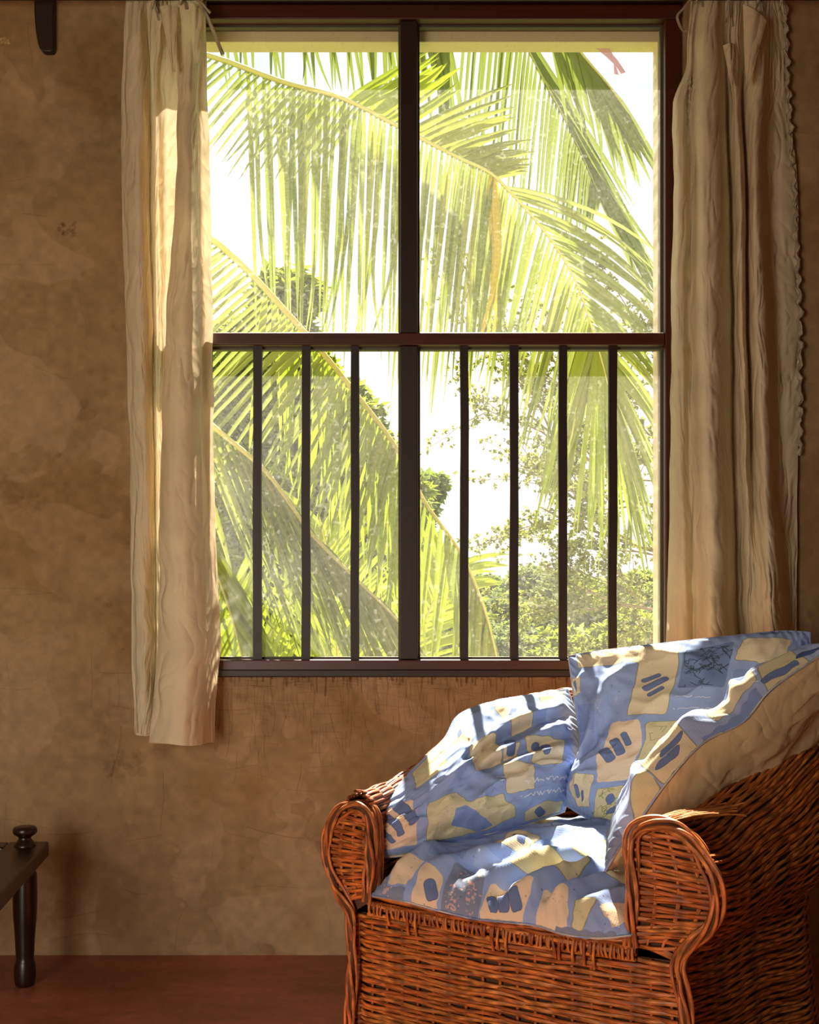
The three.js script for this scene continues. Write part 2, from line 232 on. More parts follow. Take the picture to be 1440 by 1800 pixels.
function foldedCorner(pts, t) {                                              // four corners [px, py, m off the wall]: top left, top right, bottom right, bottom left
  const [a, b, c2, d] = pts.map(([x, y, z]) => Q(x, y, CAMZ - z));
  part('folded_corner', local(gridGeo(24, 30, (u, v) => { const p = a.clone().lerp(b, u).lerp(d.clone().lerp(c2, u), v); p.z += 0.014 * Math.sin(Math.PI * u) * (1 - 0.6 * v) + 0.004 * (fbm(u * 4, v * 7, 8, 2) - 0.5); return p; }, (u, v) => [u * 0.1, v * 0.25]), t), cloth, t);
}
const ribbon = (pts, w, th, n = 24) => { const c = spline(pts), p = c.getPoints(n); return strandGeo(p, p.map((_, i) => V(0.25 * Math.sin(i * 0.4), 0.1, 1).normalize()), w, th, 8); };
{
  const t = thing('curtain', 'cream cotton curtain left of the window, hanging free and creased at its hem', 'curtain', Q(300, 1308, 3.92).toArray());
  const L = [
    [-14, [[258, 4], [240, 4], [222, 5], [236, 8], [248, 8], [256, 7], [261, 7], [266, 8], [276, 9], [286, 9], [293, 8], [298, 7.5], [306, 7.5], [308, 8.5], [308, 9.5], [318, 10.5], [334, 10], [346, 10], [357, 10.5], [362, 9]]],
    [60, [[258, 3], [238, 3], [219, 4], [231, 8], [246, 9], [256, 6], [260, 4], [264, 5], [274, 8], [284, 8], [292, 5.5], [298, 5.5], [316, 5], [320, 6], [310, 9], [318, 10], [334, 11], [348, 9.5], [356, 8], [362, 6]]],
    [150, [[256, 2], [234, 1.8], [214, 3], [222, 6], [238, 9], [252, 8], [260, 5], [266, 3], [274, 5], [282, 3], [294, 2.6], [307, 3], [345, 2.5], [346, 4], [311, 8], [318, 11], [331, 12], [344, 9], [351, 4], [364, 3.5]]],
    [320, [[255, 2], [233, 1.8], [213, 3], [221, 6], [237, 9], [252, 8], [260, 5], [264, 3], [272, 4.5], [279, 6], [288, 3], [304, 3], [346, 2.5], [347, 4], [309, 8], [318, 12], [334, 13], [347, 9], [354, 4], [371, 3.5]]],
    [560, [[262, 2], [242, 1.8], [222, 3], [230, 6], [246, 8.5], [258, 7.5], [265, 5], [268, 3], [276, 4], [282, 5], [290, 4], [298, 4], [348, 2.5], [349, 4], [292, 8], [304, 12], [328, 13], [349, 9], [357, 4], [374, 3.5]]],
    [860, [[268, 2], [249, 1.8], [229, 3], [237, 5.5], [250, 7], [262, 6], [268, 4], [271, 2.6], [275, 3.5], [279, 4.5], [283, 4], [290, 3.5], [352, 2.5], [354, 4], [281, 8], [294, 13], [322, 14], [352, 10], [363, 5], [377, 4]]],
    [1120, [[270, 2], [250, 1.8], [231, 3], [239, 4.5], [252, 6], [264, 5], [271, 3.5], [275, 2.6], [278, 3.5], [281, 4], [286, 3.5], [292, 3.5], [356, 2.5], [358, 4.5], [279, 9], [296, 14], [328, 15.5], [360, 12], [376, 6], [386, 4.5]]],
    [1200, [[270, 2], [252, 1.8], [233, 3], [241, 4.2], [253, 5.5], [263, 4.5], [268, 3.5], [272, 3], [276, 4], [280, 5], [286, 4], [292, 4], [356, 3], [357, 5], [274, 9], [293, 14], [328, 16], [358, 12], [374, 6], [383, 5]]],
    [1300, [[268, 2], [254, 1.8], [238, 3], [245, 3.5], [252, 4], [257, 4], [261, 3.5], [264, 3.5], [268, 4.5], [274, 5], [282, 4.5], [290, 4.5], [350, 3.5], [352, 5.5], [263, 9], [286, 14], [322, 16], [352, 13], [368, 8], [376, 6]]],
  ];
  part('cloth', local(hangCloth(L, 300, 320, 501, 1, (u) => lerp(-9, 8, smooth(0.35, 0.6, u)) + 3 * Math.sin(u * 31)), t), cloth, t);
  const sy = Array.from({ length: 60 }, (_, i) => { const v = i / 59, py = lerp(120, 560, v); return Q(lerp(231, 240, v) + (hash(i, 1, 3) - 0.5) * 2, py, CAMZ - lerp(0.066, 0.066, v)); });
  part('seam', local(strandGeo(sy, sy.map((_, i) => V(Math.sin(i * 2.1) * 0.4, 0, 1).normalize()), (k) => 0.006 + 0.003 * Math.sin(k * 190), 0.003, 8), t), cloth, t, { label: 'puckered seam' });
  part('tie', local(ribbon([Q(352, 10, 3.875), Q(360, 22, 3.865), Q(369, 40, 3.87), Q(378, 62, 3.872), Q(386, 82, 3.872), Q(392, 96, 3.87)], 0.006, 0.0012), t), cloth, t);
  part('tie', local(ribbon([Q(340, -4, 3.87), Q(352, 4, 3.86), Q(361, 14, 3.86), Q(370, 23, 3.865)], 0.005, 0.0012), t), cloth, t);
  for (const [x, b] of [[272, 16], [322, 8], [356, 14]]) part('tie', local(ribbon([Q(x - 6, b, 3.885), Q(x - 3, b - 10, 3.872), Q(x, -8, 3.868), Q(x + 3, -19, 3.885), Q(x + 3, -10, 3.91), Q(x + 4, b - 8, 3.898), Q(x + 6, b + 8, 3.885)], 0.005, 0.0014), t), cloth, t);
  foldedCorner([[280, 12, 0.10], [313, 13, 0.115], [309, 128, 0.165], [304, 128, 0.15]], t); foldedCorner([[331, 4, 0.12], [359, 20, 0.12], [349, 112, 0.155], [341, 112, 0.15]], t);
  part('tie', local(ribbon([Q(274, 12, 3.88), Q(277, 24, 3.874), Q(280, 36, 3.876)], 0.004, 0.0012), t), cloth, t);
}
{
  const t = thing('curtain', 'cream cotton curtain right of the window, its lower end behind the armchair', 'curtain', Q(1290, 1308, 3.92).toArray());
  const R = [
    [-14, [[1216, 6], [1219, 6.5], [1224, 7], [1229, 7.5], [1234, 8], [1244, 10], [1256, 10], [1264, 9], [1271, 7], [1276, 6], [1283, 8], [1290, 9], [1298, 9.5], [1305, 8], [1309, 7.5], [1316, 9], [1328, 10], [1340, 9], [1350, 8], [1358, 7], [1370, 6], [1381, 5]]],
    [60, [[1208, 5], [1211, 6], [1216, 7], [1221, 7], [1226, 8], [1238, 12], [1252, 12], [1262, 9], [1270, 5], [1275, 2.5], [1281, 7], [1288, 9], [1297, 10], [1304, 8], [1308, 6], [1314, 8], [1328, 11], [1342, 10], [1352, 7], [1360, 5], [1372, 3.5], [1383, 2.5]]],
    [125, [[1204, 5], [1208, 7], [1214, 8], [1218, 7], [1222, 8], [1234, 12], [1252, 13], [1264, 10], [1272, 5], [1276, 2.5], [1282, 7], [1289, 9.5], [1299, 10], [1303, 8], [1307, 4.5], [1313, 8], [1327, 12], [1342, 11], [1352, 6.5], [1360, 4.5], [1374, 3.5], [1384, 2.5]]],
    [180, [[1183, 5], [1190, 8], [1202, 9], [1209, 7], [1214, 8], [1230, 13], [1250, 14], [1266, 11], [1274, 6], [1278, 2.5], [1284, 7], [1291, 10], [1300, 10], [1303, 7], [1306, 3.5], [1312, 8], [1326, 12], [1342, 11], [1352, 6], [1360, 4], [1374, 3.5], [1388, 2.5]]],
    [330, [[1184, 5], [1192, 9], [1206, 9], [1213, 7], [1218, 8], [1232, 13], [1250, 14], [1268, 12], [1280, 7], [1284, 2.5], [1288, 6], [1294, 10], [1304, 11], [1309, 8], [1312, 3], [1316, 8], [1324, 12], [1336, 11], [1343, 6], [1352, 4], [1375, 3.5], [1402, 2.5]]],
    [560, [[1180, 5], [1189, 9], [1202, 9.5], [1210, 7], [1216, 8], [1234, 14], [1256, 14], [1272, 11], [1283, 6], [1288, 2.5], [1292, 7], [1298, 10], [1307, 11], [1311, 8], [1314, 3], [1319, 8], [1330, 12], [1346, 11], [1356, 6], [1366, 4], [1386, 3.5], [1407, 2.5]]],
    [820, [[1178, 5], [1188, 9], [1202, 10], [1212, 8], [1220, 9], [1240, 14], [1262, 14], [1276, 10], [1286, 6], [1290, 2.5], [1297, 6], [1305, 9], [1314, 10], [1318, 8], [1322, 6], [1330, 9], [1342, 12], [1354, 11], [1364, 6], [1372, 4], [1386, 3.2], [1403, 2.5]]],
    [1090, [[1172, 5], [1183, 9], [1204, 11], [1220, 9], [1228, 10], [1248, 15], [1270, 14], [1282, 10], [1291, 6], [1296, 2.5], [1302, 3], [1310, 6], [1318, 9], [1326, 10], [1334, 11], [1344, 12], [1358, 13], [1372, 11], [1384, 7], [1389, 4], [1394, 3], [1400, 2.5]]],
    [1306, [[1168, 5], [1180, 9], [1204, 11.5], [1222, 10], [1231, 11], [1252, 15], [1273, 14], [1284, 10], [1293, 6], [1298, 2.5], [1304, 3], [1312, 6], [1320, 9], [1328, 10], [1336, 11], [1346, 12], [1360, 13], [1374, 11], [1386, 7], [1391, 4], [1396, 3], [1402, 2.5]]],
  ];
  part('cloth', local(hangCloth(R, 300, 320, 601, 0.8), t), cloth, t);
  for (const [x0, x1, a, b, z] of [[1212, 1216, 135, 370, 0.088], [1223, 1231, 800, 1150, 0.1]]) {
    const n = 44, sy = Array.from({ length: n }, (_, i) => Q(lerp(x0, x1, i / (n - 1)) + (hash(i, 4, x0) - 0.5) * 2, lerp(a, b, i / (n - 1)), CAMZ - z));
    part('seam', local(strandGeo(sy, sy.map((_, i) => V(Math.sin(i * 2.3) * 0.4, 0, 1).normalize()), (k) => 0.006 + 0.003 * Math.sin(k * 150), 0.003, 8), t), cloth, t, { label: 'puckered seam' });
  }
  const ed = Array.from({ length: 130 }, (_, i) => { const v = i / 129, py = lerp(10, 800, v); return Q(lerp(1381, 1406, smooth(0, 0.75, v)) + 2.5 * Math.sin(i * 1.3) + (hash(i, 8, 2) - 0.5) * 3, py, CAMZ - 0.034); });
  part('hem', local(strandGeo(ed, ed.map((_, i) => V(Math.sin(i * 1.4) * 0.5, 0, 1).normalize()), (k) => 0.007 + 0.003 * Math.sin(k * 260), 0.003, 8), t), cloth, t, { label: 'rippled side hem' });
  foldedCorner([[1306, 8, 0.12], [1348, 36, 0.13], [1318, 148, 0.19], [1311, 148, 0.175]], t); foldedCorner([[1271, 80, 0.10], [1292, 78, 0.11], [1289, 150, 0.15], [1285, 150, 0.145]], t);
  part('tie', local(ribbon([Q(1216, -4, 3.885), Q(1204, 12, 3.88), Q(1191, 28, 3.88), Q(1194, 42, 3.88), Q(1200, 53, 3.88), Q(1208, 54, 3.885)], 0.0042, 0.0012), t), cloth, t);
  for (const [x, b] of [[1230, 6], [1282, 40], [1336, 14], [1376, 18]]) part('tie', local(ribbon([Q(x - 6, b, 3.9), Q(x - 3, b - 12, 3.876), Q(x, -8, 3.868), Q(x + 3, -19, 3.885), Q(x + 3, -10, 3.91), Q(x + 4, b - 8, 3.905), Q(x + 5, b + 6, 3.9)], 0.005, 0.0014), t), cloth, t);
}

// ------------------------------------------------------------------ outside: ground, trees, palms
const ground = struct('ground', new THREE.CircleGeometry(160, 48).rotateX(-Math.PI / 2).translate(0, -4.4, -20), S({ color: lin(0.10, 0.14, 0.03), roughness: 1 }));
const leafMat = (r, g, b, tr = 0.5) => PH({ color: lin(r, g, b), roughness: 1, transmission: tr, thickness: 0, specularIntensity: 0.35, side: THREE.DoubleSide });
const palmLeaf = [leafMat(0.235, 0.27, 0.05), leafMat(0.18, 0.23, 0.04), leafMat(0.25, 0.30, 0.075), leafMat(0.26, 0.33, 0.025), leafMat(0.52, 0.42, 0.06)], rachisMat = S({ color: lin(0.36, 0.36, 0.10), roughness: 0.55 }), trunkMat = S({ color: lin(0.28, 0.22, 0.16), roughness: 0.9, bumpMap: plasterBump, bumpScale: 0.02 });
let leafSeed = 1;
function leafletGeo(root, dir, len, width, sag, rnd, facing) {               // a long folded blade that bends under its own weight
  const n = 9, p = [], idx = [], d = dir.clone().normalize(), at = root.clone(), side = V(), tw = (rnd() - 0.5) * 1.1, kink = rnd() < 0.3 ? 0.35 + rnd() * 0.4 : 2, ka = (rnd() - 0.5) * 0.5;
  for (let i = 0; i <= n; i++) {
    const t = i / n; side.crossVectors(d, facing).normalize(); const up = V().crossVectors(side, d).normalize();
    const a = tw * t + 0.35 * (rnd() - 0.5) * t, w = width * 0.5 * Math.min(1, 0.45 + t * 5) * Math.pow(Math.max(0.02, 1 - t ** 2.2), 0.75), s2 = side.clone().multiplyScalar(Math.cos(a)).addScaledVector(up, Math.sin(a)), u2 = up.clone().multiplyScalar(Math.cos(a)).addScaledVector(side, -Math.sin(a));
    for (const k of [-1, 0, 1]) { const q = at.clone().addScaledVector(s2, k * w).addScaledVector(u2, k ? -w * 0.55 : 0); p.push(q.x, q.y, q.z); }
    d.y -= sag * (1 / n) * (0.6 + t); if (t > kink) { d.x += ka * 0.4; } d.normalize(); at.addScaledVector(d, len / n);
  }
  for (let i = 0; i < n; i++) for (const k of [0, 1]) { const a = i * 3 + k, c = a + 3; idx.push(a, a + 1, c + 1, a, c + 1, c); }
  const g = new THREE.BufferGeometry(); g.setAttribute('position', new THREE.Float32BufferAttribute(p, 3)); g.setIndex(idx); g.computeVertexNormals(); return g;
}
function makePalm(name, label, base, crown, fronds, seed, far = 1) {   // far: depths and sizes of the listed fronds times this
  const rnd = rng(seed), palm = thing(name, label, 'palm tree', base.toArray());
  const tp = spline([base, base.clone().lerp(crown, 0.5).add(V(0.25, 0, 0)), crown]).getPoints(40);
  part('trunk', local(strandGeo(tp, tp.map(() => V(0, 0, 1)), (k) => lerp(0.19, 0.12, k) + 0.006 * Math.sin(k * 200), (k) => lerp(0.19, 0.12, k), 16), palm), trunkMat, palm);
  let left = 296; const rest = palmLeaf.map(() => []);
  for (const f of fronds) {
    const far1 = f.far ?? far, curve = new THREE.CatmullRomCurve3([crown, ...f.pts.map(([x, y, d]) => Q(x, y, d * (f.far ?? far)))], false, 'centripetal'), N = 64, cp = curve.getPoints(N), x0 = far * (f.w0 ?? 0.016), x1 = far * (f.w1 ?? 0.006);
    const fr = part('frond', local(strandGeo(cp, cp.map(() => V(0, 0, 1)), (k) => lerp(x0 * 1.5, x1 * 0.5, Math.sqrt(k)), (k) => lerp(x0 * 1.3, x1 * 0.5, Math.sqrt(k)), 8), palm), rachisMat, palm);
    const px = (p) => CX + p.x * F / (CAMZ - p.z), py = (p) => HORIZON - (p.y - EYE) * F / (CAMZ - p.z), table = Array.from({ length: 401 }, (_, i) => { const p = curve.getPoint(i / 400); return [i / 400, px(p), py(p)]; });
    for (const s of f.sets) {                                               // s: along which frame axis and between which rows or columns the leaflets grow
      const ax = s.axis === 'y' ? 2 : 1, find = (val) => table.reduce((b, r) => (Math.abs(r[ax] - val) < Math.abs(b[ax] - val) ? r : b))[0], ta = find(s.from), tb = find(s.to);
      for (let i = 0; i < s.n; i++) {
        const k = (i + 0.3 + 0.4 * rnd()) / s.n, root = curve.getPoint(lerp(ta, tb, k)), d = V(...s.d0).lerp(V(...(s.d1 ?? s.d0)), k).add(V((rnd() - 0.5) * (s.j ?? 0.12), (rnd() - 0.5) * (s.j ?? 0.12), (rnd() - 0.5) * 0.3));
        const g = leafletGeo(root, d, far1 * lerp(s.l0, s.l1 ?? s.l0, k) * (0.88 + 0.24 * rnd()), far1 * (s.w ?? 0.032) * (0.8 + 0.4 * rnd()), s.sag ?? 0.3, rnd, V((rnd() - 0.5) * 0.7, 0.1, 1).normalize());
        const m = s.mat ?? Math.floor(rnd() * 3); local(g, palm);
        if (left > 0 && !s.far) { left--; part('leaflet', g, palmLeaf[m], fr); } else rest[m].push(g);
      }
    }
  }
  const all = []; rest.forEach((gs) => gs.forEach((g) => all.push(g)));
  if (all.length) part('leaflets_beyond', mergeGeometries(all), palmLeaf[1], palm, { kind: 'stuff' });
  return palm;
}
makePalm('coconut_palm', 'coconut palm whose long drooping fronds hang across the two upper panes', V(-4.1, -4.4, -3.9), V(-3.8, 4.0, -3.5), [
  { pts: [[-60, 70, 5.7], [200, 72, 5.6], [360, 96, 5.5], [500, 145, 5.45], [600, 172, 5.4], [700, 222, 5.4], [800, 274, 5.4], [862, 304, 5.4], [890, 330, 5.4], [960, 410, 5.4], [1010, 490, 5.4], [1042, 580, 5.4], [1062, 650, 5.4], [1078, 720, 5.42]], w0: 0.014, sets: [
    { from: 432, to: 872, n: 54, d0: [0.02, -1, 0], d1: [-0.16, -1, 0], l0: 1.16, l1: 0.95, sag: 0.5, w: 0.023, j: 0.10 },
    { from: 345, to: 640, n: 30, d0: [-0.72, -0.72, 0.25], d1: [-0.52, -0.85, 0.2], l0: 0.62, l1: 0.36, sag: 0.25, w: 0.018, mat: 2, j: 0.08 },
    { from: 604, to: 706, n: 11, d0: [0.80, 0.58, -0.1], l0: 0.42, l1: 0.33, sag: 0.05, w: 0.04, mat: 3, j: 0.06 },
    { from: 712, to: 868, n: 17, d0: [0.88, 0.55, -0.15], d1: [0.98, 0.22, -0.1], l0: 0.46, l1: 0.14, sag: 0.2, w: 0.04, mat: 0, j: 0.06 },
    { from: 862, to: 874, n: 3, d0: [0.02, -1, 0.1], l0: 0.78, l1: 0.6, sag: 0.05, w: 0.034, mat: 4, j: 0.03 },
    { axis: 'y', from: 322, to: 640, n: 34, d0: [-0.18, -1, 0], d1: [-0.36, -1, 0], l0: 0.82, l1: 0.74, sag: 0.35, w: 0.022, j: 0.10 },
    { axis: 'y', from: 326, to: 640, n: 34, d0: [0.93, -0.12, -0.1], d1: [0.80, -0.75, -0.1], l0: 0.74, l1: 0.52, sag: 0.75, w: 0.020, j: 0.10 },
    { axis: 'y', from: 560, to: 715, n: 34, d0: [-0.34, -1, 0.1], d1: [0.25, -1, 0], l0: 0.86, l1: 0.72, sag: 0.3, w: 0.024, mat: 3, j: 0.25 },
    { axis: 'y', from: 600, to: 715, n: 22, d0: [0.6, -1, -0.1], d1: [0.2, -1, 0], l0: 0.62, l1: 0.7, sag: 0.4, w: 0.022, j: 0.2 } ] },
  { far: 1.6, pts: [[120, -330, 6.6], [500, -470, 6.3], [740, -330, 6.1], [860, -60, 5.95], [930, 90, 5.9], [1000, 222, 5.9], [1040, 310, 5.9], [1058, 352, 5.9]], w0: 0.014, w1: 0.004, sets: [
    { axis: 'y', from: -170, to: 345, n: 46, d0: [-0.10, -1, 0], d1: [-0.14, -1, 0], l0: 1.15, l1: 0.06, sag: 0.3, w: 0.017, j: 0.04, far: true },
    { axis: 'y', from: 10, to: 345, n: 20, d0: [0.62, -0.82, 0], d1: [0.5, -0.9, 0], l0: 1.05, l1: 0.55, sag: 0.2, w: 0.028, j: 0.12, far: true } ] },
  { pts: [[300, -420, 7.0], [760, -300, 6.6], [930, -40, 6.4], [1020, 90, 6.3], [1085, 170, 6.3], [1150, 285, 6.3], [1170, 340, 6.3]], w0: 0.012, sets: [
    { axis: 'y', from: -60, to: 200, n: 16, d0: [0.50, -0.86, 0], l0: 0.75, l1: 0.5, sag: 0.1, w: 0.035, mat: 3, j: 0.10, far: true },
    { axis: 'y', from: -40, to: 160, n: 14, d0: [0.25, -0.96, 0], l0: 0.62, l1: 0.5, sag: 0.1, w: 0.035, j: 0.16, far: true } ] },
  { pts: [[-40, -160, 6.4], [260, -90, 6.3], [480, -46, 6.2], [640, -20, 6.2], [740, 20, 6.2], [790, 70, 6.2]], w0: 0.012, sets: [
    { from: 290, to: 790, n: 56, d0: [0.12, -1, 0], d1: [0.16, -1, 0], l0: 0.62, l1: 0.5, sag: 0.3, w: 0.026, j: 0.3, far: true } ] },
], 901, 1.3);
makePalm('coconut_palm', 'coconut palm whose fronds droop from the left across the lower left panes', V(-2.9, -4.4, -1.0), V(-2.5, 2.25, -0.9), [
  { pts: [[60, 330, 4.9], [230, 345, 4.88], [375, 422, 4.86], [530, 578, 4.84], [620, 685, 4.8], [700, 792, 4.8], [748, 884, 4.8], [810, 972, 4.8], [846, 1055, 4.8], [872, 1150, 4.8], [884, 1240, 4.8]], w0: 0.016, sets: [
    { from: 250, to: 545, n: 42, d0: [-0.80, -0.55, 0.15], d1: [-0.72, -0.70, 0.15], l0: 0.62, l1: 0.70, sag: 0.25, w: 0.018, mat: 2, j: 0.06 },
    { from: 545, to: 700, n: 26, d0: [-0.72, -0.72, 0.12], d1: [-0.25, -1, 0.1], l0: 0.66, l1: 0.48, sag: 0.5, w: 0.021, mat: 2, j: 0.16 },
    { from: 700, to: 880, n: 34, d0: [-0.18, -1, 0.1], d1: [0.0, -1, 0], l0: 0.62, l1: 0.5, sag: 0.3, w: 0.02, mat: 3, j: 0.14 },
    { from: 460, to: 720, n: 30, d0: [-0.1, -1, -0.4], d1: [0.05, -1, -0.3], l0: 0.6, l1: 0.66, sag: 0.5, w: 0.03, mat: 3, j: 0.25 },
    { from: 780, to: 880, n: 16, d0: [0.2, -1, -0.1], d1: [0.1, -1, -0.1], l0: 0.4, l1: 0.3, sag: 0.3, w: 0.03, mat: 1, j: 0.10 } ] },
  { pts: [[100, 560, 4.7], [250, 640, 4.65], [378, 752, 4.6], [470, 832, 4.55], [545, 935, 4.52], [620, 1012, 4.5], [700, 1092, 4.5], [760, 1180, 4.5]], w0: 0.014, sets: [
    { from: 230, to: 690, n: 60, d0: [0.40, -0.9, 0.05], d1: [0.42, -0.85, 0.05], l0: 0.95, l1: 0.6, sag: 0.2, w: 0.017, j: 0.12 },
    { from: 380, to: 700, n: 26, d0: [0.4, -0.75, -0.3], d1: [0.6, -0.7, -0.2], l0: 0.4, l1: 0.3, sag: 0.3, w: 0.028, mat: 2, j: 0.2, far: true } ] },
  { pts: [[200, 800, 4.5], [330, 900, 4.45], [386, 1020, 4.42], [425, 1150, 4.42], [440, 1260, 4.42]], w0: 0.010, sets: [
    { axis: 'y', from: 900, to: 1240, n: 30, d0: [0.55, -0.75, 0.1], l0: 0.42, sag: 0.2, w: 0.026, mat: 3, j: 0.1 },
    { axis: 'y', from: 900, to: 1240, n: 30, d0: [-0.45, -0.85, 0.1], l0: 0.42, sag: 0.2, w: 0.026, mat: 3, j: 0.1 } ] },
], 902);
makePalm('young_coconut_palm', 'young coconut palm with bright upright fronds seen behind the bars at the lower left', V(-0.75, -4.4, -2.6), V(-0.62, -1.6, -2.4), [
  { pts: [[600, 1420, 6.3], [598, 1250, 6.2], [592, 1120, 6.2], [580, 1000, 6.2], [560, 900, 6.2]], w0: 0.014, sets: [
    { axis: 'y', from: 1330, to: 930, n: 34, d0: [-0.55, 0.85, 0.1], l0: 0.62, l1: 0.3, sag: 0.5, w: 0.035, mat: 3, j: 0.1 },
    { axis: 'y', from: 1330, to: 930, n: 34, d0: [0.5, 0.85, 0.1], l0: 0.62, l1: 0.3, sag: 0.5, w: 0.035, mat: 3, j: 0.1 } ] },
  { pts: [[660, 1420, 6.5], [690, 1260, 6.5], [728, 1140, 6.5], [770, 1040, 6.5], [800, 980, 6.5]], w0: 0.014, sets: [
    { axis: 'y', from: 1330, to: 1000, n: 30, d0: [-0.25, 0.95, 0.1], l0: 0.6, l1: 0.3, sag: 0.6, w: 0.035, mat: 3, j: 0.12 },
    { axis: 'y', from: 1330, to: 1000, n: 30, d0: [0.8, 0.5, 0.1], l0: 0.5, l1: 0.3, sag: 0.6, w: 0.035, mat: 3, j: 0.12 } ] },
  { pts: [[520, 1420, 6.0], [470, 1280, 6.0], [440, 1160, 6.0], [400, 1060, 6.0]], w0: 0.014, sets: [
    { axis: 'y', from: 1330, to: 1060, n: 28, d0: [-0.8, 0.5, 0.1], l0: 0.5, l1: 0.3, sag: 0.6, w: 0.035, mat: 3, j: 0.12 },
    { axis: 'y', from: 1330, to: 1060, n: 28, d0: [0.3, 0.95, 0.1], l0: 0.6, l1: 0.3, sag: 0.6, w: 0.035, mat: 3, j: 0.12 } ] },
], 903);

// broad-leaved trees: trunk, branches and a crown of instanced leaf sprays
const treeLeaf = [leafMat(0.17, 0.24, 0.035, 0.45), leafMat(0.25, 0.31, 0.035, 0.5), leafMat(0.20, 0.26, 0.085, 0.45), leafMat(0.28, 0.31, 0.075, 0.5)], bark = S({ color: lin(0.22, 0.16, 0.10), roughness: 0.95 });
const sprayGeo = (() => { const r = rng(5), gs = []; for (let k = 0; k < 9; k++) { const a = r() * 6.28, e = (r() - 0.3) * 1.2, dir = V(Math.cos(a) * Math.cos(e), Math.sin(e), Math.sin(a) * Math.cos(e)), side = V().crossVectors(dir, V(r() - 0.5, 1, r() - 0.5)).normalize(), up = V().crossVectors(side, dir), p = []; const L = 0.5 + 0.5 * r(), W = 0.16 + 0.1 * r(); for (const [t, w, h] of [[0.1, 0, 0], [0.45, -1, 0.25], [0.45, 1, 0.25], [1, 0, -0.12]]) { const q = dir.clone().multiplyScalar(t * L).addScaledVector(side, w * W).addScaledVector(up, h * 0.3); p.push(q.x, q.y, q.z); } const g = new THREE.BufferGeometry(); g.setAttribute('position', new THREE.Float32BufferAttribute(p, 3)); g.setIndex([0, 1, 2, 1, 3, 2]); g.computeVertexNormals(); gs.push(g); } return mergeGeometries(gs); })();
function makeTree(name, label, base, blobs, size, count, mat, seed, shell = 0.75) {   // blobs: [centre, radius x, radius y, radius z]
  const r = rng(seed), t = thing(name, label, 'tree', base.toArray()), vol = blobs.map((b) => b[1] * b[2]), sum = vol.reduce((a, b) => a + b);
  const fork = blobs[0][0].clone().lerp(base, 0.25); fork.y = lerp(base.y, blobs[0][0].y, 0.7);
  const tube = (a, b, r0, r1, bend) => { const m = a.clone().lerp(b, 0.5).add(bend), p = spline([a, m, b]).getPoints(10); return local(strandGeo(p, p.map(() => V(0.1, 0, 1)), (k) => lerp(r0, r1, k), (k) => lerp(r0, r1, k), 7), t); };
  const sc = Math.max(0.02, size * 0.35); part('trunk', tube(base, fork, sc * 2.2, sc * 1.5, V(sc, 0, 0)), bark, t);
  for (const b of blobs) part('branch', tube(fork, b[0], sc * 1.1, sc * 0.3, V((r() - 0.5) * b[1] * 0.4, (r() - 0.5) * b[2] * 0.4, 0)), bark, t);
  const inst = new THREE.InstancedMesh(sprayGeo, treeLeaf[mat], count), M = new THREE.Matrix4(), q = new THREE.Quaternion(), e = new THREE.Euler();
  for (let i = 0; i < count; i++) {
    let k = 0, x = r() * sum; while (k < vol.length - 1 && x > vol[k]) { x -= vol[k]; k++; }
    const b = blobs[k], u = r() * 2 - 1, a = r() * 6.283, s = Math.sqrt(1 - u * u), rad = shell + (1 - shell) * r() - 0.3 * (r() < 0.25 ? r() : 0), lump = 0.85 + 0.3 * vnoise(a * 2.2, u * 3, seed + k);
    M.compose(V(b[0].x + b[1] * s * Math.cos(a) * rad * lump - base.x, b[0].y + b[2] * u * rad * lump - base.y, b[0].z + b[3] * s * Math.sin(a) * rad * lump - base.z), q.setFromEuler(e.set((r() - 0.5) * 2, r() * 6.28, (r() - 0.5) * 2)), V(1, 1, 1).multiplyScalar(size * (0.6 + 0.8 * r())));
    inst.setMatrixAt(i, M); const c = 0.75 + 0.5 * r(); inst.setColorAt(i, lin(c, c, c * (0.7 + 0.5 * r())));
  }
  shade(inst); inst.name = numbered('foliage'); inst.userData.kind = 'stuff'; t.add(inst); return t;
}
const at = (px, py, d, rx, ry) => [Q(px, py, d), rx * d / F, ry * d / F, rx * d / F];
makeTree('leafy_tree', 'leafy green tree behind the drooping fronds, its top showing through the upper left pane', V(-1.4, -4.4, -9), [at(505, 525, 12.5, 62, 52), at(470, 640, 12.5, 110, 90), at(560, 760, 12.5, 120, 110), at(640, 900, 12, 110, 110), at(520, 950, 12, 160, 140), at(400, 850, 12.5, 130, 150), at(600, 1090, 11.5, 150, 120), at(440, 1120, 11.5, 120, 120)], 0.14, 9500, 1, 71);
makeTree('round_tree', 'small round treetop beside the mullion, over the drooping frond', V(0.3, -4.4, -14), [at(757, 858, 18, 26, 24), at(735, 890, 18, 30, 30), at(715, 940, 18, 44, 50)], 0.17, 700, 0, 72);
const hill = [[850, 1046, 30, 46, 34], [930, 1040, 29, 50, 40], [1000, 1050, 28, 60, 46], [880, 1090, 27, 60, 46], [965, 1105, 26, 70, 50], [1060, 1080, 26, 70, 60], [1130, 1060, 27, 60, 56], [900, 1150, 24, 80, 50], [1010, 1160, 23, 90, 60], [1110, 1150, 22, 90, 70], [830, 1130, 26, 60, 60], [780, 1090, 30, 60, 50], [1190, 1090, 25, 70, 80]];
const hillSays = ['far left on the skyline beside the frond tip', 'on the skyline left of the fourth right bar', 'on the skyline between the last two bars', 'below the skyline beside the drooping frond', 'in the middle of the slope', 'under the thin branches, right of the last bar', 'at the right frame, under the thin branches', 'low at the sill beside the frond', 'low at the sill before the middle slope', 'low at the right corner of the sill', 'behind the hanging frond tip', 'behind the bright hanging leaflets', 'at the far right behind the frame'];
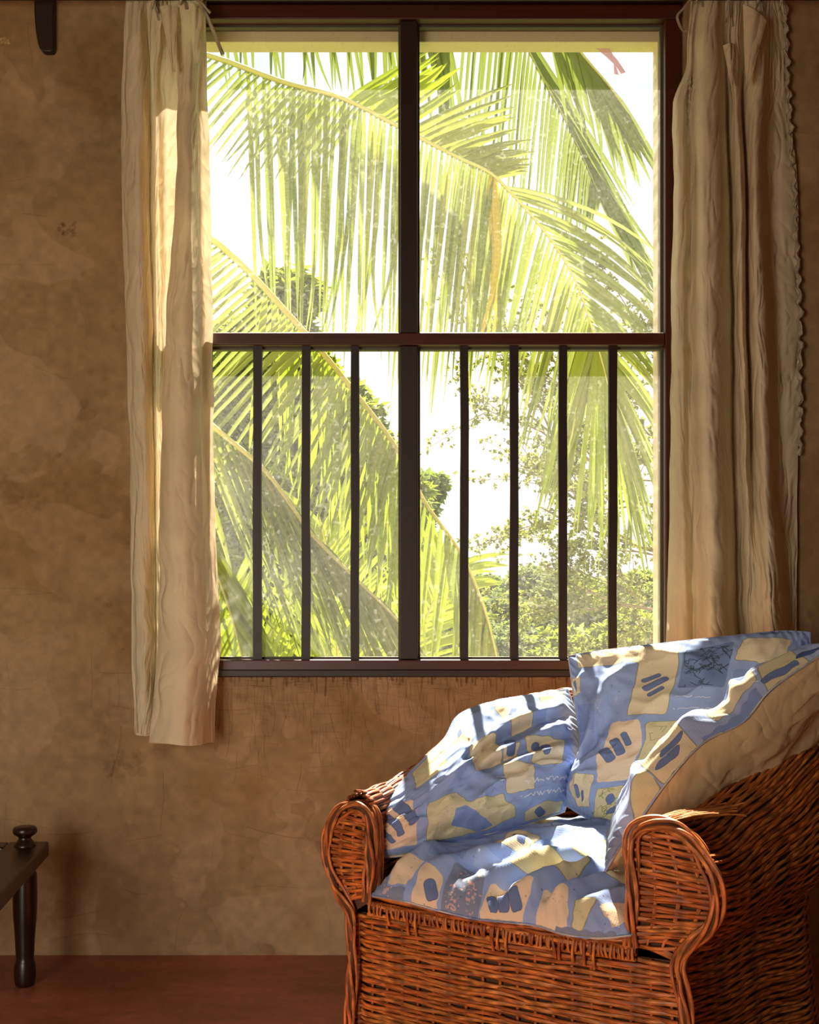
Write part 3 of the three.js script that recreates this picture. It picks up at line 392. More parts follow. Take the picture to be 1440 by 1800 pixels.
hill.forEach(([px, py, d, rx, ry], i) => makeTree('hill_tree', `rounded green tree of the hillside, ${hillSays[i]}`, V(Q(px, py, d).x, -4.4, CAMZ - d), [at(px, py, d, rx, ry), at(px - rx * 0.5, py + ry * 0.6, d, rx * 0.7, ry), at(px + rx * 0.5, py + ry * 0.7, d, rx * 0.7, ry)], 0.17, 2600, [2, 2, 2, 2, 2, 1, 1, 2, 1, 1, 2, 2, 1][i], 300 + i));
{ // thin-branched tree on the right, feathery leaves against the sky
  const r = rng(811), base = V(3.2, -4.4, -5.2), t = thing('feathery_tree', 'thin-branched tree with small sparse leaves behind the lower right pane', 'tree', base.toArray());
  const tips = [], gs = [], D = 9.4;
  const limb = (a, dir, len, rad, depth) => {
    const n = 8, pts = [a.clone()], d = dir.clone(); for (let i = 0; i < n; i++) { d.add(V((r() - 0.5) * 0.35, (r() - 0.5) * 0.35, (r() - 0.5) * 0.3)).normalize(); pts.push(pts[i].clone().addScaledVector(d, len / n)); if (depth >= 1) tips.push(pts[i + 1].clone()); }
    gs.push(local(strandGeo(pts, pts.map(() => V(0.1, 0.2, 1)), (k) => lerp(rad, rad * 0.4, k), (k) => lerp(rad, rad * 0.4, k), 5), t));
    if (depth < 2) for (let k = 0; k < (depth ? 4 : 7); k++) { const q = pts[2 + Math.floor(r() * (n - 2))]; limb(q, d.clone().lerp(dir, 0.5).add(V((r() - 0.5) * 1.5, (r() - 0.42) * 1.5, (r() - 0.5) * 0.8)).normalize(), len * (0.4 + 0.25 * r()), rad * 0.45, depth + 1); }
  };
  const p = spline([base, Q(1330, 1500, D), Q(1310, 1150, D), Q(1270, 900, D)]).getPoints(24); part('trunk', local(strandGeo(p, p.map(() => V(0, 0, 1)), (k) => lerp(0.12, 0.05, k), (k) => lerp(0.12, 0.05, k), 10), t), bark, t);
  for (const [x, y, dx, dy, len] of [[1290, 1000, -1, 0.15, 1.5], [1280, 940, -1, 0.30, 1.8], [1272, 905, -0.9, 0.55, 1.8], [1300, 1090, -1, 0.02, 1.3], [1270, 900, -0.6, 0.9, 1.6], [1305, 1130, -1, -0.1, 1.0]]) { gs.length = 0; limb(Q(x, y, D), V(dx, dy, 0.1).normalize(), len, 0.018, 0); part('branch', mergeGeometries(gs), bark, t, { kind: 'stuff' }); }
  const n = tips.length * 3, inst = new THREE.InstancedMesh(sprayGeo, treeLeaf[3], n), M = new THREE.Matrix4(), q = new THREE.Quaternion(), e = new THREE.Euler();
  for (let i = 0; i < n; i++) { const c = tips[i % tips.length]; M.compose(V(c.x + (r() - 0.5) * 0.12 - base.x, c.y + (r() - 0.5) * 0.12 - base.y, c.z + (r() - 0.5) * 0.12 - base.z), q.setFromEuler(e.set((r() - 0.5) * 2, r() * 6.28, (r() - 0.5) * 2)), V(1, 1, 1).multiplyScalar(0.028 + 0.03 * r())); inst.setMatrixAt(i, M); const k = 0.7 + 0.6 * r(); inst.setColorAt(i, lin(k, k, k * 0.9)); }
  shade(inst); inst.name = 'foliage_of_small_leaves'; inst.userData.kind = 'stuff'; t.add(inst);
}

// ------------------------------------------------------------------ wicker armchair
const strawMaps = [0, 1, 2].map((k) => dataTex(128, 64, (u, v) => { const n = fbm(u * 5, v * 22, 200 + k * 9, 3), m = fbm(u * 11, v * 4, 203 + k * 9, 2), t = 0.70 + 0.55 * (n - 0.5) + 0.5 * (m - 0.5); const c = [[0.76, 0.435, 0.19], [0.70, 0.375, 0.155], [0.80, 0.50, 0.235]][k]; return [c[0] * t * 1.25, c[1] * t * 1.22, c[2] * t * 1.18]; }));
const strawBump = dataTex(128, 64, (u, v) => { const n = fbm(u * 4, v * 30, 231, 3); return [n, n, n]; }, false);
const straw = strawMaps.map((m) => S({ map: m, bumpMap: strawBump, bumpScale: 0.0012, roughness: 0.46 }));
const palestraw = S({ map: strawMaps[2], color: lin(1.25, 1.35, 1.5), roughness: 0.6 }), darkBacking = S({ color: lin(0.10, 0.042, 0.018), roughness: 0.9 });  // dark sheets added behind the weave to block light through its gaps
const L0 = V(-0.161, 0, 0.67), R0 = V(0.594, 0, 1.2), MID = L0.clone().add(R0).multiplyScalar(0.5), TURN = -Math.atan2(R0.z - L0.z, R0.x - L0.x);
const chair = thing('armchair', 'orange-brown wicker armchair with rolled arms, standing at the window and piled with printed cushions', 'armchair', MID.toArray(), TURN);
chair.updateMatrixWorld(true);
const toChair = (p) => chair.worldToLocal(p.clone());
const onFront = (px, py, zc = 0) => { const o = toChair(V(0, EYE, CAMZ)), b = toChair(Q(px, py, 1)).sub(o), t = (zc - o.z) / b.z; return o.addScaledVector(b, t); };
const woven = rng(4242);
const pickStraw = () => straw[Math.floor(woven() * 3)];
function wovenRow(parent, at, nrm, len, k, pitch, amp, rw, rn, mat, name = 'strand', collect) {  // one strand that goes in front of and behind every other stake
  const n = Math.max(8, Math.round(len / pitch * 5)), pts = [], ns = [], ph = woven() * 100, drift = (woven() - 0.5) * 0.006;
  for (let i = 0; i <= n; i++) {
    const t = i / n, a = t * len / pitch, p = at(t), m = nrm(t), wv = Math.cos(Math.PI * (a + k)) * amp + (vnoise(a * 0.7, ph, 5) - 0.5) * amp * 0.8;
    p.addScaledVector(m, wv); p.y += (vnoise(t * len * 9, ph, 9) - 0.5) * rw * 1.5 + drift * Math.sin(t * 5 + ph); pts.push(p); ns.push(m);
  }
  const r1 = rw * (0.86 + 0.28 * woven()), g = strandGeo(pts, ns, (t) => r1 * (0.9 + 0.25 * vnoise(t * len * 24, ph, 13)), rn, 6, 4);
  if (collect) { collect.push(g); return; }
  part(name, g, mat ?? pickStraw(), parent);
}
// the ring of the chair's body in plan, from the right arm front round the back to the left arm front
const ring = spline([[0.461, 0], [0.487, -0.2], [0.522, -0.42], [0.548, -0.58], [0.51, -0.69], [0.40, -0.735], [0.2, -0.745], [-0.05, -0.74], [-0.27, -0.715], [-0.40, -0.64], [-0.448, -0.48], [-0.455, -0.3], [-0.452, -0.12], [-0.45, 0]].map(([x, z]) => V(x, 0, z)));
ring.arcLengthDivisions = 800; const RL = ring.getLength();
const armH = (t) => { const d = Math.min(t, 1 - t) * RL; return lerp(0.62, 0.86, smooth(0.04, 0.95, d)); };
const prof = spline([[0.030, 0], [0.016, 0.12], [0.002, 0.25], [0.0, 0.315], [0.018, 0.345], [0.062, 0.39], [0.088, 0.45], [0.086, 0.51], [0.062, 0.562], [0.022, 0.598], [-0.03, 0.618], [-0.078, 0.612], [-0.105, 0.588], [-0.108, 0.54], [-0.106, 0.44], [-0.105, 0.34]].map(([o, y]) => V(o, y, 0)));
prof.arcLengthDivisions = 400; const PL = prof.getLength();
const ringAt = (t, s, inset = 0) => {
  const a = clamp(t, 0, 1), c = ring.getPointAt(a), g = ring.getTangentAt(a), out = V(-g.z, 0, g.x), q = prof.getPointAt(clamp(s, 0, 1)), h = armH(a) / 0.62;
  const back = smooth(0.55, 0.85, Math.min(a, 1 - a) * RL), roll = lerp(1, 0.55, Math.max(back, smooth(0.35, 0.5, a) * 0.93));
  return c.addScaledVector(out, q.x * roll - inset).setY(q.y * (1 + (h - 1) * smooth(0.15, 0.5, q.y)));
};
const ringN = (t, s) => { const e = 0.004, p = ringAt(clamp(t, e, 1 - e) + e, s).sub(ringAt(clamp(t, e, 1 - e) - e, s)), q = ringAt(t, clamp(s, e, 1 - e) + e).sub(ringAt(t, clamp(s, e, 1 - e) - e)); return q.cross(p).normalize(); };
{
  const check = ringN(0.1, 0.2), flip = check.x < 0 ? -1 : 1, N = (t, s) => ringN(t, s).multiplyScalar(flip);
  const side = part('side_panel', gridGeo(60, 60, (u, v) => ringAt(u * 0.36, v).addScaledVector(N(clamp(u * 0.36, 0.005, 0.995), v), -0.008)), darkBacking, chair, { label: 'right side panel' });
  const rest = part('back_panel', gridGeo(110, 60, (u, v) => ringAt(lerp(0.36, 1, u), v).addScaledVector(N(clamp(lerp(0.36, 1, u), 0.005, 0.995), v), -0.008)), darkBacking, chair, { label: 'back and left side' });
  const rows = Math.round(PL / 0.0092), beyond = [];
  for (let k = 0; k < rows; k++) {
    const s = (k + 0.5) / rows, wob = (t) => s + 0.004 * Math.sin(t * 16 + k * 0.05) + 0.006 * (vnoise(t * 9, 3, 4) - 0.5);
    wovenRow(side, (t) => ringAt(t * 0.36, wob(t)), (t) => N(clamp(t * 0.36, 0.005, 1), s), RL * 0.36, k, 0.062, 0.0034, 0.0050, 0.0036);
    wovenRow(rest, (t) => ringAt(lerp(0.358, 1, t), wob(t)), (t) => N(lerp(0.358, 0.995, t), s), RL * 0.64, k, 0.055, 0.0036, 0.0056, 0.0034, null, null, beyond);
  }
  part('weave', mergeGeometries(beyond), straw[1], rest, { kind: 'stuff' });
  const bd = []; for (let k = 0; k < 5; k++) { const pts = [], ns = []; for (let i = 0; i <= 260; i++) { const t = lerp(0.02, 0.985, i / 260), a = t * 40 + k * 1.257; const p = ringAt(t, 0.80).add(V(0, 0.004 + 0.004 * Math.sin(a), 0)), m = ringN(t, 0.7); p.addScaledVector(V(m.x, 0, m.z), 0.008 * Math.cos(a)); pts.push(p); ns.push(V(0, 1, 0)); } bd.push(strandGeo(pts, ns, 0.005, 0.0045, 6, 4)); }
  bd.forEach((g) => part('border_strand', g, pickStraw(), rest));
}
// front panel between the posts
const FL = onFront(616, 1604), FR = onFront(1198, 1694);
{
  const top = (x) => lerp(FL.y, FR.y, (x - FL.x) / (FR.x - FL.x)), bulge = (x) => 0.012 * (1 - ((x) / 0.46) ** 2) - 0.014 * Math.exp(-(((x + 0.418) / 0.010) ** 2));
  const pan = part('front_panel', gridGeo(30, 10, (u, v) => { const x = lerp(-0.452, 0.462, u); return V(x, top(x) * v, bulge(x) - 0.012); }), darkBacking, chair);
  const rows = 29;
  for (let k = 0; k < rows; k++) { const f = (k + 0.5) / rows, w = woven() * 9; wovenRow(pan, (t) => { const x = lerp(-0.450, 0.460, t); return V(x, top(x) * f + 0.004 * (vnoise(t * 5, w, 2) - 0.5), bulge(x)); }, () => V(0, 0, 1), 0.91, k, 0.07, 0.0036, 0.0058, 0.0042); }
  for (let k = 0; k < 19; k++) { const x = lerp(-0.43, 0.44, k / 18) , y1 = top(x); part('stake', strandGeo([V(x, 0, bulge(x) - 0.004), V(x + 0.002, y1 / 2, bulge(x) - 0.004), V(x, y1, bulge(x) - 0.004)], [V(0, 0, 1), V(0, 0, 1), V(0, 0, 1)], 0.005, 0.004, 6, 4), straw[1], pan); }
  // seat rail: long strands with short wraps bent over them
  const railAt = (t) => { const a = onFront(lerp(650, 1120, t), lerp(1592, 1674, t) + 5 * Math.sin(t * Math.PI), 0.012); return a; };
  const rl = Array.from({ length: 60 }, (_, i) => railAt(i / 59)), rail = part('seat_rail', strandGeo(rl, rl.map(() => V(0, 0, 1)), 0.010, 0.008, 8, 4), straw[1], chair);
  for (const [dy, dz, w] of [[0.013, 0.006, 0], [0.021, -0.001, 1], [0.028, -0.010, 2], [0.004, 0.010, 3], [-0.018, 0.004, 4]]) wovenRow(rail, (t) => railAt(t).add(V(0, dy, dz)), () => V(0, 0, 1), 0.62, w, 0.05, 0.003, 0.0055, 0.0042, null, 'long_strand');
  for (let k = 0; k < 62; k++) { const c = railAt((k + 0.2 + 0.6 * woven()) / 62), low = woven() < 0.2 ? 0.018 + 0.02 * woven() : 0, lean = (woven() - 0.5) * 0.006; const p = spline([c.clone().add(V(-lean, 0.012, -0.004)), c.clone().add(V(-lean * 0.3, 0.010, 0.012)), c.clone().add(V(0, 0, 0.015)), c.clone().add(V(lean, -0.012 - low * 0.4, 0.013)), c.clone().add(V(lean * 1.4, -0.017 - low, 0.008))]).getPoints(9); part('wrap', strandGeo(p, p.map(() => V(0, 0.2, 1)), 0.0042, 0.003, 6, 4), pickStraw(), rail); }
}
// the two arm fronts: woven faces inside a bundle of border strands that runs on down as the corner post
function armFront(outline, label, seed, zc, wide, sgn) {
  const O = outline.map(([x, y]) => onFront(x, y, zc)), curve = spline(O); curve.arcLengthDivisions = 600;
  const loop = O.slice(0, outline.closeAt ?? O.length), fan = spline(loop).getPoints(200);
  const lo = Math.min(...fan.map((p) => p.y)), hi = Math.max(...fan.map((p) => p.y));
  const span = (y) => { let a = 1e9, b = -1e9; for (let i = 0; i < fan.length - 1; i++) { const p = fan[i], q = fan[i + 1]; if ((p.y - y) * (q.y - y) <= 0 && p.y !== q.y) { const x = lerp(p.x, q.x, (y - p.y) / (q.y - p.y)); a = Math.min(a, x); b = Math.max(b, x); } } return [a, b]; };
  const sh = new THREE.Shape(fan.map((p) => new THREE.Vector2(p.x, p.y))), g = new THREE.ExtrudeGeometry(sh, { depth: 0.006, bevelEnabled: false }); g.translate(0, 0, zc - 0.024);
  const face = part('arm_front', g, darkBacking, chair, { label });
  const rows = Math.round((hi - lo) / 0.0094), yr = rng(seed);
  for (let k = 1; k < rows; k++) {
    const y = lerp(lo, hi, (k + 0.25 * (yr() - 0.5)) / rows), [a, b] = span(clamp(y, lo + 0.006, hi - 0.008)); if (b - a < 0.02) continue;
    const gap = yr() < 0.12 ? 0.004 : 0, tilt = sgn * (0.014 * Math.sin((y - lo) / (hi - lo) * 5 + 0.6)) + (yr() - 0.5) * 0.004;
    wovenRow(face, (t) => V(lerp(a, b, t), y + tilt * t + gap, zc - 0.006), () => V(0, 0, 1), b - a, k, Math.max(0.05, (b - a) / 2.4), 0.0038, 0.0052, 0.0040);
  }
  for (const f of [0.27, 0.55, 0.8]) { const pts = []; for (let i = 0; i <= 14; i++) { const y = lerp(lo + 0.01, hi - 0.012, i / 14), [a, b] = span(y); pts.push(V(lerp(a, b, f), y, zc - 0.007)); } part('stake', strandGeo(pts, pts.map(() => V(0, 0, 1)), 0.0055, 0.004, 6, 4), straw[0], face); }
  const edge = part('arm_border', strandGeo(curve.getSpacedPoints(160), curve.getSpacedPoints(160).map(() => V(0, 0, 1)), 0.008, 0.008, 6, 4), darkBacking, chair);
  for (let k = 0; k < wide; k++) {
    const n = 190, pts = [], ns = [], ph = k * 1.9, f = wide > 1 ? k / (wide - 1) - 0.5 : 0, tail = 1 - 0.06 * yr();
    for (let i = 0; i <= n; i++) { const t = i / n * tail, c = curve.getPointAt(t), g2 = curve.getTangentAt(t), o = V(-g2.y, g2.x, 0).normalize(), sw = 0.006 * Math.sin(t * 26 + ph) + 0.003 * (vnoise(t * 30, k, 6) - 0.5); pts.push(c.addScaledVector(o, f * 0.024 + sw).add(V(0, 0, 0.006 - Math.abs(f) * 0.012 + 0.005 * Math.sin(t * 26 + ph + 1.57)))); ns.push(V(0, 0, 1)); }
    part('border_strand', strandGeo(pts, ns, 0.0056 * (0.85 + 0.3 * yr()), 0.0046, 6, 4), pickStraw(), edge);
  }
  for (let k = 0; k < 5; k++) {                                             // the same bundle seen deeper in, along the arm's inside and outside
    const n = 120, pts = [], ns = []; for (let i = 0; i <= n; i++) { const t = 0.01 + i / n * 0.86, c = curve.getPointAt(t), g2 = curve.getTangentAt(t), o = V(-g2.y, g2.x, 0).normalize(); pts.push(c.addScaledVector(o, (outline.inn ?? -1) * 0.006 + 0.002 * Math.sin(t * 30 + k)).add(V(0, 0, -0.008 - k * 0.0085 + 0.003 * Math.sin(t * 22 + k * 2)))); ns.push(o); }
    part('border_strand', strandGeo(pts, ns, 0.0056, 0.0042, 6, 4), pickStraw(), edge);
  }
}
const rightArm = [[1112, 1664], [1112, 1600], [1111, 1540], [1110, 1492], [1116, 1466], [1134, 1453], [1164, 1450], [1196, 1459], [1222, 1482], [1244, 1518], [1257, 1558], [1258, 1598], [1246, 1632], [1222, 1656], [1204, 1676], [1194, 1700], [1197, 1735], [1202, 1770], [1206, 1810], [1210, 1870], [1214, 1985]]; rightArm.closeAt = 16;
const leftArm = [[646, 1586], [649, 1560], [652, 1520], [651, 1470], [646, 1434], [634, 1419], [616, 1416], [598, 1425], [584, 1446], [577, 1474], [576, 1505], [581, 1535], [594, 1565], [608, 1588], [616, 1604], [619, 1626], [619, 1670], [618, 1720], [617, 1790], [616, 1833]]; leftArm.closeAt = 15;
armFront(rightArm, 'right arm front', 5, 0.02, 5, 1);
armFront(leftArm, 'left arm front', 6, 0.02, 4, 1);
{ // frayed pale straw along the top of the right arm, and a few loose ends
  const r = rng(99), line = spline([V(0.415, 0.628, 0.012), V(0.445, 0.638, -0.06), V(0.485, 0.640, -0.13), V(0.522, 0.640, -0.20)]), bp = line.getPoints(20).slice(0, 17);
  const fr = part('arm_top_binding', strandGeo(bp, bp.map(() => V(0, 1, 0)), 0.022, 0.007, 8, 4), palestraw, chair);
  for (let k = 0; k < 60; k++) {
    const t0 = 0.5 * r() * r(), t1 = clamp(t0 + 0.35 + 0.5 * r(), 0, 1), off = (r() - 0.5) * 0.05, off1 = off + (r() - 0.5) * 0.03, end = t1 > 0.85 ? (r() - 0.55) * 0.03 : 0, hgt = 0.004 + 0.008 * r() * (1 - Math.abs(off) * 20 * 0.5), pts = Array.from({ length: 9 }, (_, i) => { const u = i / 8, p = line.getPoint(lerp(t0, t1, u)), o = lerp(off, off1, u); return p.add(V(o * 0.9 + (r() - 0.5) * 0.003, hgt + end * u * u, o * 0.4 + (r() - 0.5) * 0.003)); });
    part('loose_strand', strandGeo(spline(pts).getPoints(18), Array(19).fill(V(0, 1, 0)), 0.0014 + 0.0026 * r(), 0.0018, 5, 4), palestraw, fr);
  }
}
part('seat_deck', box(-0.40, 0.40, 0.25, 0.285, -0.66, -0.03, 0.01), darkBacking, chair);

// ------------------------------------------------------------------ printed cushions
// the cloth print: cream and ecru patches, some cream warmed to peach for bounced light, on cornflower blue, with brush ovals, scribbles and ink lines; places are in the cushion's own cloth coordinates
function clothPrint(seed, layout) {
  return canvasTex(1024, 1024, (g, w, h) => {
    const r = rng(seed), col = { blue: '#94a9d8', deep: '#849ace', pale: '#a5b6dd', slate: '#7f8ca6', cream: '#ddd1b2', ecru: '#d3cba4', pink: '#e4cfb4', dark: '#7389b6' }, navy = '#6b7da8';  // pink is the cream with warm bounce light put into its colour
    const X = (u) => u * w, Y = (v) => (1 - v) * h;
    g.fillStyle = col.blue; g.fillRect(0, 0, w, h);
    const path = (p, jit) => { const q = []; for (let i = 0; i < p.length; i += 2) { const a = [X(p[i]), Y(p[i + 1])], n = (i + 2) % p.length, b = [X(p[n]), Y(p[n + 1])]; for (let k = 0; k < 7; k++) q.push([lerp(a[0], b[0], k / 7) + (r() - 0.5) * jit, lerp(a[1], b[1], k / 7) + (r() - 0.5) * jit]); } g.beginPath(); q.forEach((a, i) => { const b = q[(i + 1) % q.length], m = [(a[0] + b[0]) / 2, (a[1] + b[1]) / 2]; i ? g.quadraticCurveTo(a[0], a[1], m[0], m[1]) : g.moveTo(m[0], m[1]); }); g.closePath(); };
    const patch = (p, c, jit = 8, edge = 1) => { path(p, 2); g.strokeStyle = col.blue; g.lineWidth = edge * 16; g.lineJoin = 'round'; g.stroke(); path(p, jit); g.fillStyle = col[c]; g.fill(); if (c === 'ecru' || c === 'cream') { g.strokeStyle = 'rgba(120,122,74,.55)'; g.lineWidth = 3; g.stroke(); } };
    const oval = (u, v, deg, L, W, c = navy) => { g.save(); g.translate(X(u), Y(v)); g.rotate(deg * Math.PI / 180); g.fillStyle = c; g.beginPath(); g.roundRect(-L / 2, -W / 2, L, W, W * 0.42); g.fill(); g.strokeStyle = 'rgba(58,68,98,.55)'; g.lineWidth = 2; g.stroke(); g.restore(); };
    const bar = (u0, v0, u1, v1, W) => oval((u0 + u1) / 2, (v0 + v1) / 2, Math.atan2(Y(v1) - Y(v0), X(u1) - X(u0)) * 180 / Math.PI, Math.hypot(X(u1) - X(u0), Y(v1) - Y(v0)) * 1.1, W);
    const scribble = (u0, u1, v, c = 'rgba(232,234,238,.85)', amp = 18, lw = 4) => { g.strokeStyle = c; g.lineWidth = lw; let a = X(u0); g.beginPath(); g.moveTo(a, Y(v)); while (a < X(u1)) { a += 5 + r() * 9; g.lineTo(a, Y(v) + (r() - 0.5) * amp); if (r() < 0.16) { a += 9; g.moveTo(a, Y(v) + (r() - 0.5) * amp); } } g.stroke(); };
    const ink = (u0, u1, v0, v1, n, c = 'rgba(46,60,64,.6)') => { g.strokeStyle = c; g.lineWidth = 3; for (let q = 0; q < n; q++) { let a = lerp(u0, u1, r()), b = lerp(v0, v1, r()); g.beginPath(); g.moveTo(X(a), Y(b)); for (let e = 0; e < 5; e++) { a = clamp(a + (r() - 0.5) * 0.06, u0, u1); b = clamp(b + (r() - 0.5) * 0.06, v0, v1); g.lineTo(X(a), Y(b)); } g.stroke(); } };
    const fleck = (u0, u1, v0, v1, n, c) => { g.fillStyle = c; for (let q = 0; q < n; q++) { const a = X(lerp(u0, u1, r())), b = Y(lerp(v0, v1, r())); for (let e = 0; e < 6; e++) g.fillRect(a + (r() - 0.5) * 26, b + (r() - 0.5) * 36, 2 + r() * 7, 2 + r() * 6); } };
    for (let j = 0; j < 5; j++) for (let i = 0; i < 5; i++) { const u = (i + 0.12 + 0.3 * (j % 2)) / 5, v = (j + 0.1) / 5, m = () => (r() - 0.5) * 0.05; const P = [u + m(), v + m(), u + 0.14 + m(), v + m(), u + 0.14 + m(), v + 0.15 + m(), u + m(), v + 0.14 + m()], k = Math.floor(r() * 6); patch(P, ['cream', 'ecru', 'pink', 'dark', 'cream', 'ecru'][k]); if (k === 0 || k === 2) for (let q = -1; q < 2; q++) oval(u + 0.07 + q * 0.028, v + 0.07 + q * 0.012, -60 + r() * 30, 62, 20); if (k === 3) ink(u + 0.01, u + 0.13, v + 0.01, v + 0.13, 7); }
    layout({ patch, bar, oval, scribble, ink, fleck });
    g.fillStyle = 'rgba(58,66,88,.5)'; for (let q = 0; q < 240; q++) g.fillRect(r() * w, r() * h, 1 + r() * 4, 1 + r() * 3);
    g.fillStyle = 'rgba(170,164,110,.3)'; for (let q = 0; q < 500; q++) g.fillRect(r() * w, r() * h, 2 + r() * 5, 2 + r() * 4);
  });
}
const PRINTS = {
  arm_cushion: clothPrint(41, ({ patch, bar, oval, scribble, ink, fleck }) => {
    patch([0.30, 0.0, 1, 0.0, 1, 1, 0.30, 1], 'blue', 4, 0); patch([0, 0, 0.3, 0, 0.3, 1, 0, 1], 'blue', 4, 0);
    patch([0.0, 0.60, 0.19, 0.47, 0.235, 0.08, 0.02, 0.12], 'pink'); bar(0.12, 0.53, 0.20, 0.28, 46); bar(0.075, 0.47, 0.145, 0.23, 34); bar(0.045, 0.34, 0.11, 0.18, 24);
    patch([0.255, 0.36, 0.39, 0.34, 0.45, 0.255, 0.60, 0.25, 0.665, 0.09, 0.55, 0.05, 0.275, 0.06], 'ecru'); fleck(0.27, 0.6, 0.08, 0.3, 26, 'rgba(120,116,66,.22)');
    patch([0.39, 0.25, 0.43, 0.25, 0.555, 0.065, 0.50, 0.05, 0.385, 0.15], 'deep', 5, 0);
    patch([0.59, 0.41, 0.735, 0.36, 0.755, 0.25, 0.615, 0.25], 'cream'); patch([0.71, 0.10, 0.82, 0.145, 0.95, 0.12, 0.95, 0.03, 0.72, 0.04], 'ecru'); oval(0.80, 0.075, 40, 80, 40);
    scribble(0.70, 0.92, 0.29, undefined, 22, 5); scribble(0.68, 0.93, 0.22, undefined, 34, 6); scribble(0.56, 0.62, 0.33, undefined, 20, 4);
    patch([0.20, 0.84, 0.36, 0.94, 0.33, 0.56, 0.20, 0.56], 'ecru'); patch([0.40, 0.92, 0.50, 0.82, 0.46, 0.60, 0.36, 0.66], 'cream'); oval(0.43, 0.76, -70, 70, 22);
    patch([0.44, 0.58, 0.585, 0.57, 0.60, 0.40, 0.47, 0.40], 'cream'); patch([0.63, 0.78, 0.71, 0.88, 0.75, 0.60, 0.67, 0.56], 'cream'); oval(0.69, 0.70, -60, 66, 22);
    patch([0.60, 0.49, 0.68, 0.50, 0.67, 0.41, 0.61, 0.42], 'cream', 6, 0.5); bar(0.64, 0.53, 0.64, 0.44, 40); patch([0.70, 0.53, 0.88, 0.50, 0.87, 0.35, 0.73, 0.36], 'cream'); bar(0.75, 0.49, 0.755, 0.43, 36); bar(0.79, 0.48, 0.785, 0.41, 34);
    patch([0.82, 0.98, 0.97, 0.97, 0.93, 0.78, 0.82, 0.76], 'ecru'); patch([0.80, 0.72, 0.95, 0.68, 0.93, 0.56, 0.82, 0.58], 'pale'); patch([0.52, 0.96, 0.62, 0.96, 0.60, 0.82, 0.54, 0.80], 'slate', 8, 0.4);
    patch([0.03, 0.03, 0.34, 0.03, 0.34, -0.1, 0.03, -0.1], 'ecru'); patch([0.04, 0.95, 0.18, 0.95, 0.18, 0.76, 0.06, 0.70], 'slate', 8, 0.5);
  }),
  back_cushion: clothPrint(43, ({ patch, bar, oval, scribble, ink, fleck }) => {
    patch([0, 0, 1, 0, 1, 1, 0, 1], 'blue', 2, 0);
    patch([0.09, 0.975, 0.45, 0.93, 0.455, 0.60, 0.315, 0.595, 0.335, 0.85, 0.10, 0.88], 'cream'); bar(0.35, 0.76, 0.40, 0.785, 20); bar(0.36, 0.72, 0.425, 0.765, 28); bar(0.375, 0.69, 0.42, 0.72, 20);
    patch([0.0, 0.85, 0.12, 0.82, 0.11, 0.74, 0.0, 0.75], 'cream'); oval(0.06, 0.79, 70, 66, 22);
    patch([0.465, 0.89, 0.60, 0.92, 0.615, 0.71, 0.465, 0.715], 'dark', 5, 0.3); ink(0.47, 0.605, 0.72, 0.90, 26); scribble(0.47, 0.59, 0.672, undefined, 11, 3); scribble(0.47, 0.60, 0.622, undefined, 11, 3);
    patch([0.625, 0.93, 0.85, 0.92, 0.84, 0.86, 0.74, 0.80, 0.625, 0.83], 'cream'); patch([0.63, 0.79, 0.74, 0.77, 0.82, 0.70, 0.64, 0.68], 'deep', 6, 0.3); scribble(0.64, 0.72, 0.745, undefined, 20, 5); scribble(0.64, 0.72, 0.70, undefined, 14, 4);
    patch([0.255, 0.57, 0.365, 0.57, 0.49, 0.25, 0.345, 0.205, 0.25, 0.36], 'pink'); bar(0.255, 0.42, 0.335, 0.345, 46); bar(0.285, 0.475, 0.36, 0.385, 38); bar(0.315, 0.51, 0.36, 0.445, 24);
    patch([0.385, 0.565, 0.61, 0.57, 0.60, 0.42, 0.53, 0.36, 0.455, 0.34], 'ecru'); ink(0.42, 0.58, 0.40, 0.54, 5, 'rgba(96,104,60,.45)');
    patch([0.37, 0.175, 0.51, 0.215, 0.66, 0.07, 0.59, 0.0, 0.46, 0.02], 'ecru'); ink(0.40, 0.60, 0.04, 0.19, 16, 'rgba(112,130,44,.8)'); bar(0.47, 0.15, 0.53, 0.12, 40); bar(0.55, 0.07, 0.62, 0.10, 44);
    patch([0.16, 0.24, 0.30, 0.25, 0.38, 0.07, 0.25, 0.05, 0.12, 0.14], 'cream'); oval(0.22, 0.14, 60, 80, 34); oval(0.28, 0.12, 60, 70, 26); patch([0.0, 0.45, 0.12, 0.45, 0.14, 0.30, 0.02, 0.28], 'pale', 8, 0.3);
    patch([0.05, 0.70, 0.20, 0.66, 0.18, 0.54, 0.04, 0.56], 'deep', 8, 0.2); fleck(0.15, 0.3, 0.6, 0.8, 6, 'rgba(220,206,206,.4)'); patch([0.88, 0.93, 1, 0.93, 1, 0.80, 0.90, 0.80], 'deep', 6, 0.2); oval(0.72, 0.965, 5, 90, 30);
  }),
  seat_cushion: clothPrint(47, ({ patch, bar, oval, scribble, ink, fleck }) => {
    patch([0, 0, 1, 0, 1, 0.62, 0, 0.62], 'blue', 2, 0);
    patch([0.0, 0.17, 0.20, 0.17, 0.20, 0.0, 0.0, 0.0], 'slate', 4, 0); fleck(0.06, 0.17, 0.01, 0.13, 14, 'rgba(214,176,176,.75)'); patch([0.11, 0.17, 0.23, 0.15, 0.20, 0.055, 0.13, 0.05], 'pink'); patch([0.23, 0.15, 0.315, 0.10, 0.315, 0.0, 0.225, -0.02], 'pink'); bar(0.27, 0.085, 0.30, 0.03, 40);
    patch([0.325, 0.17, 0.45, 0.17, 0.455, -0.02, 0.325, -0.02], 'slate', 4, 0); fleck(0.335, 0.44, 0.01, 0.15, 16, 'rgba(218,176,176,.8)');
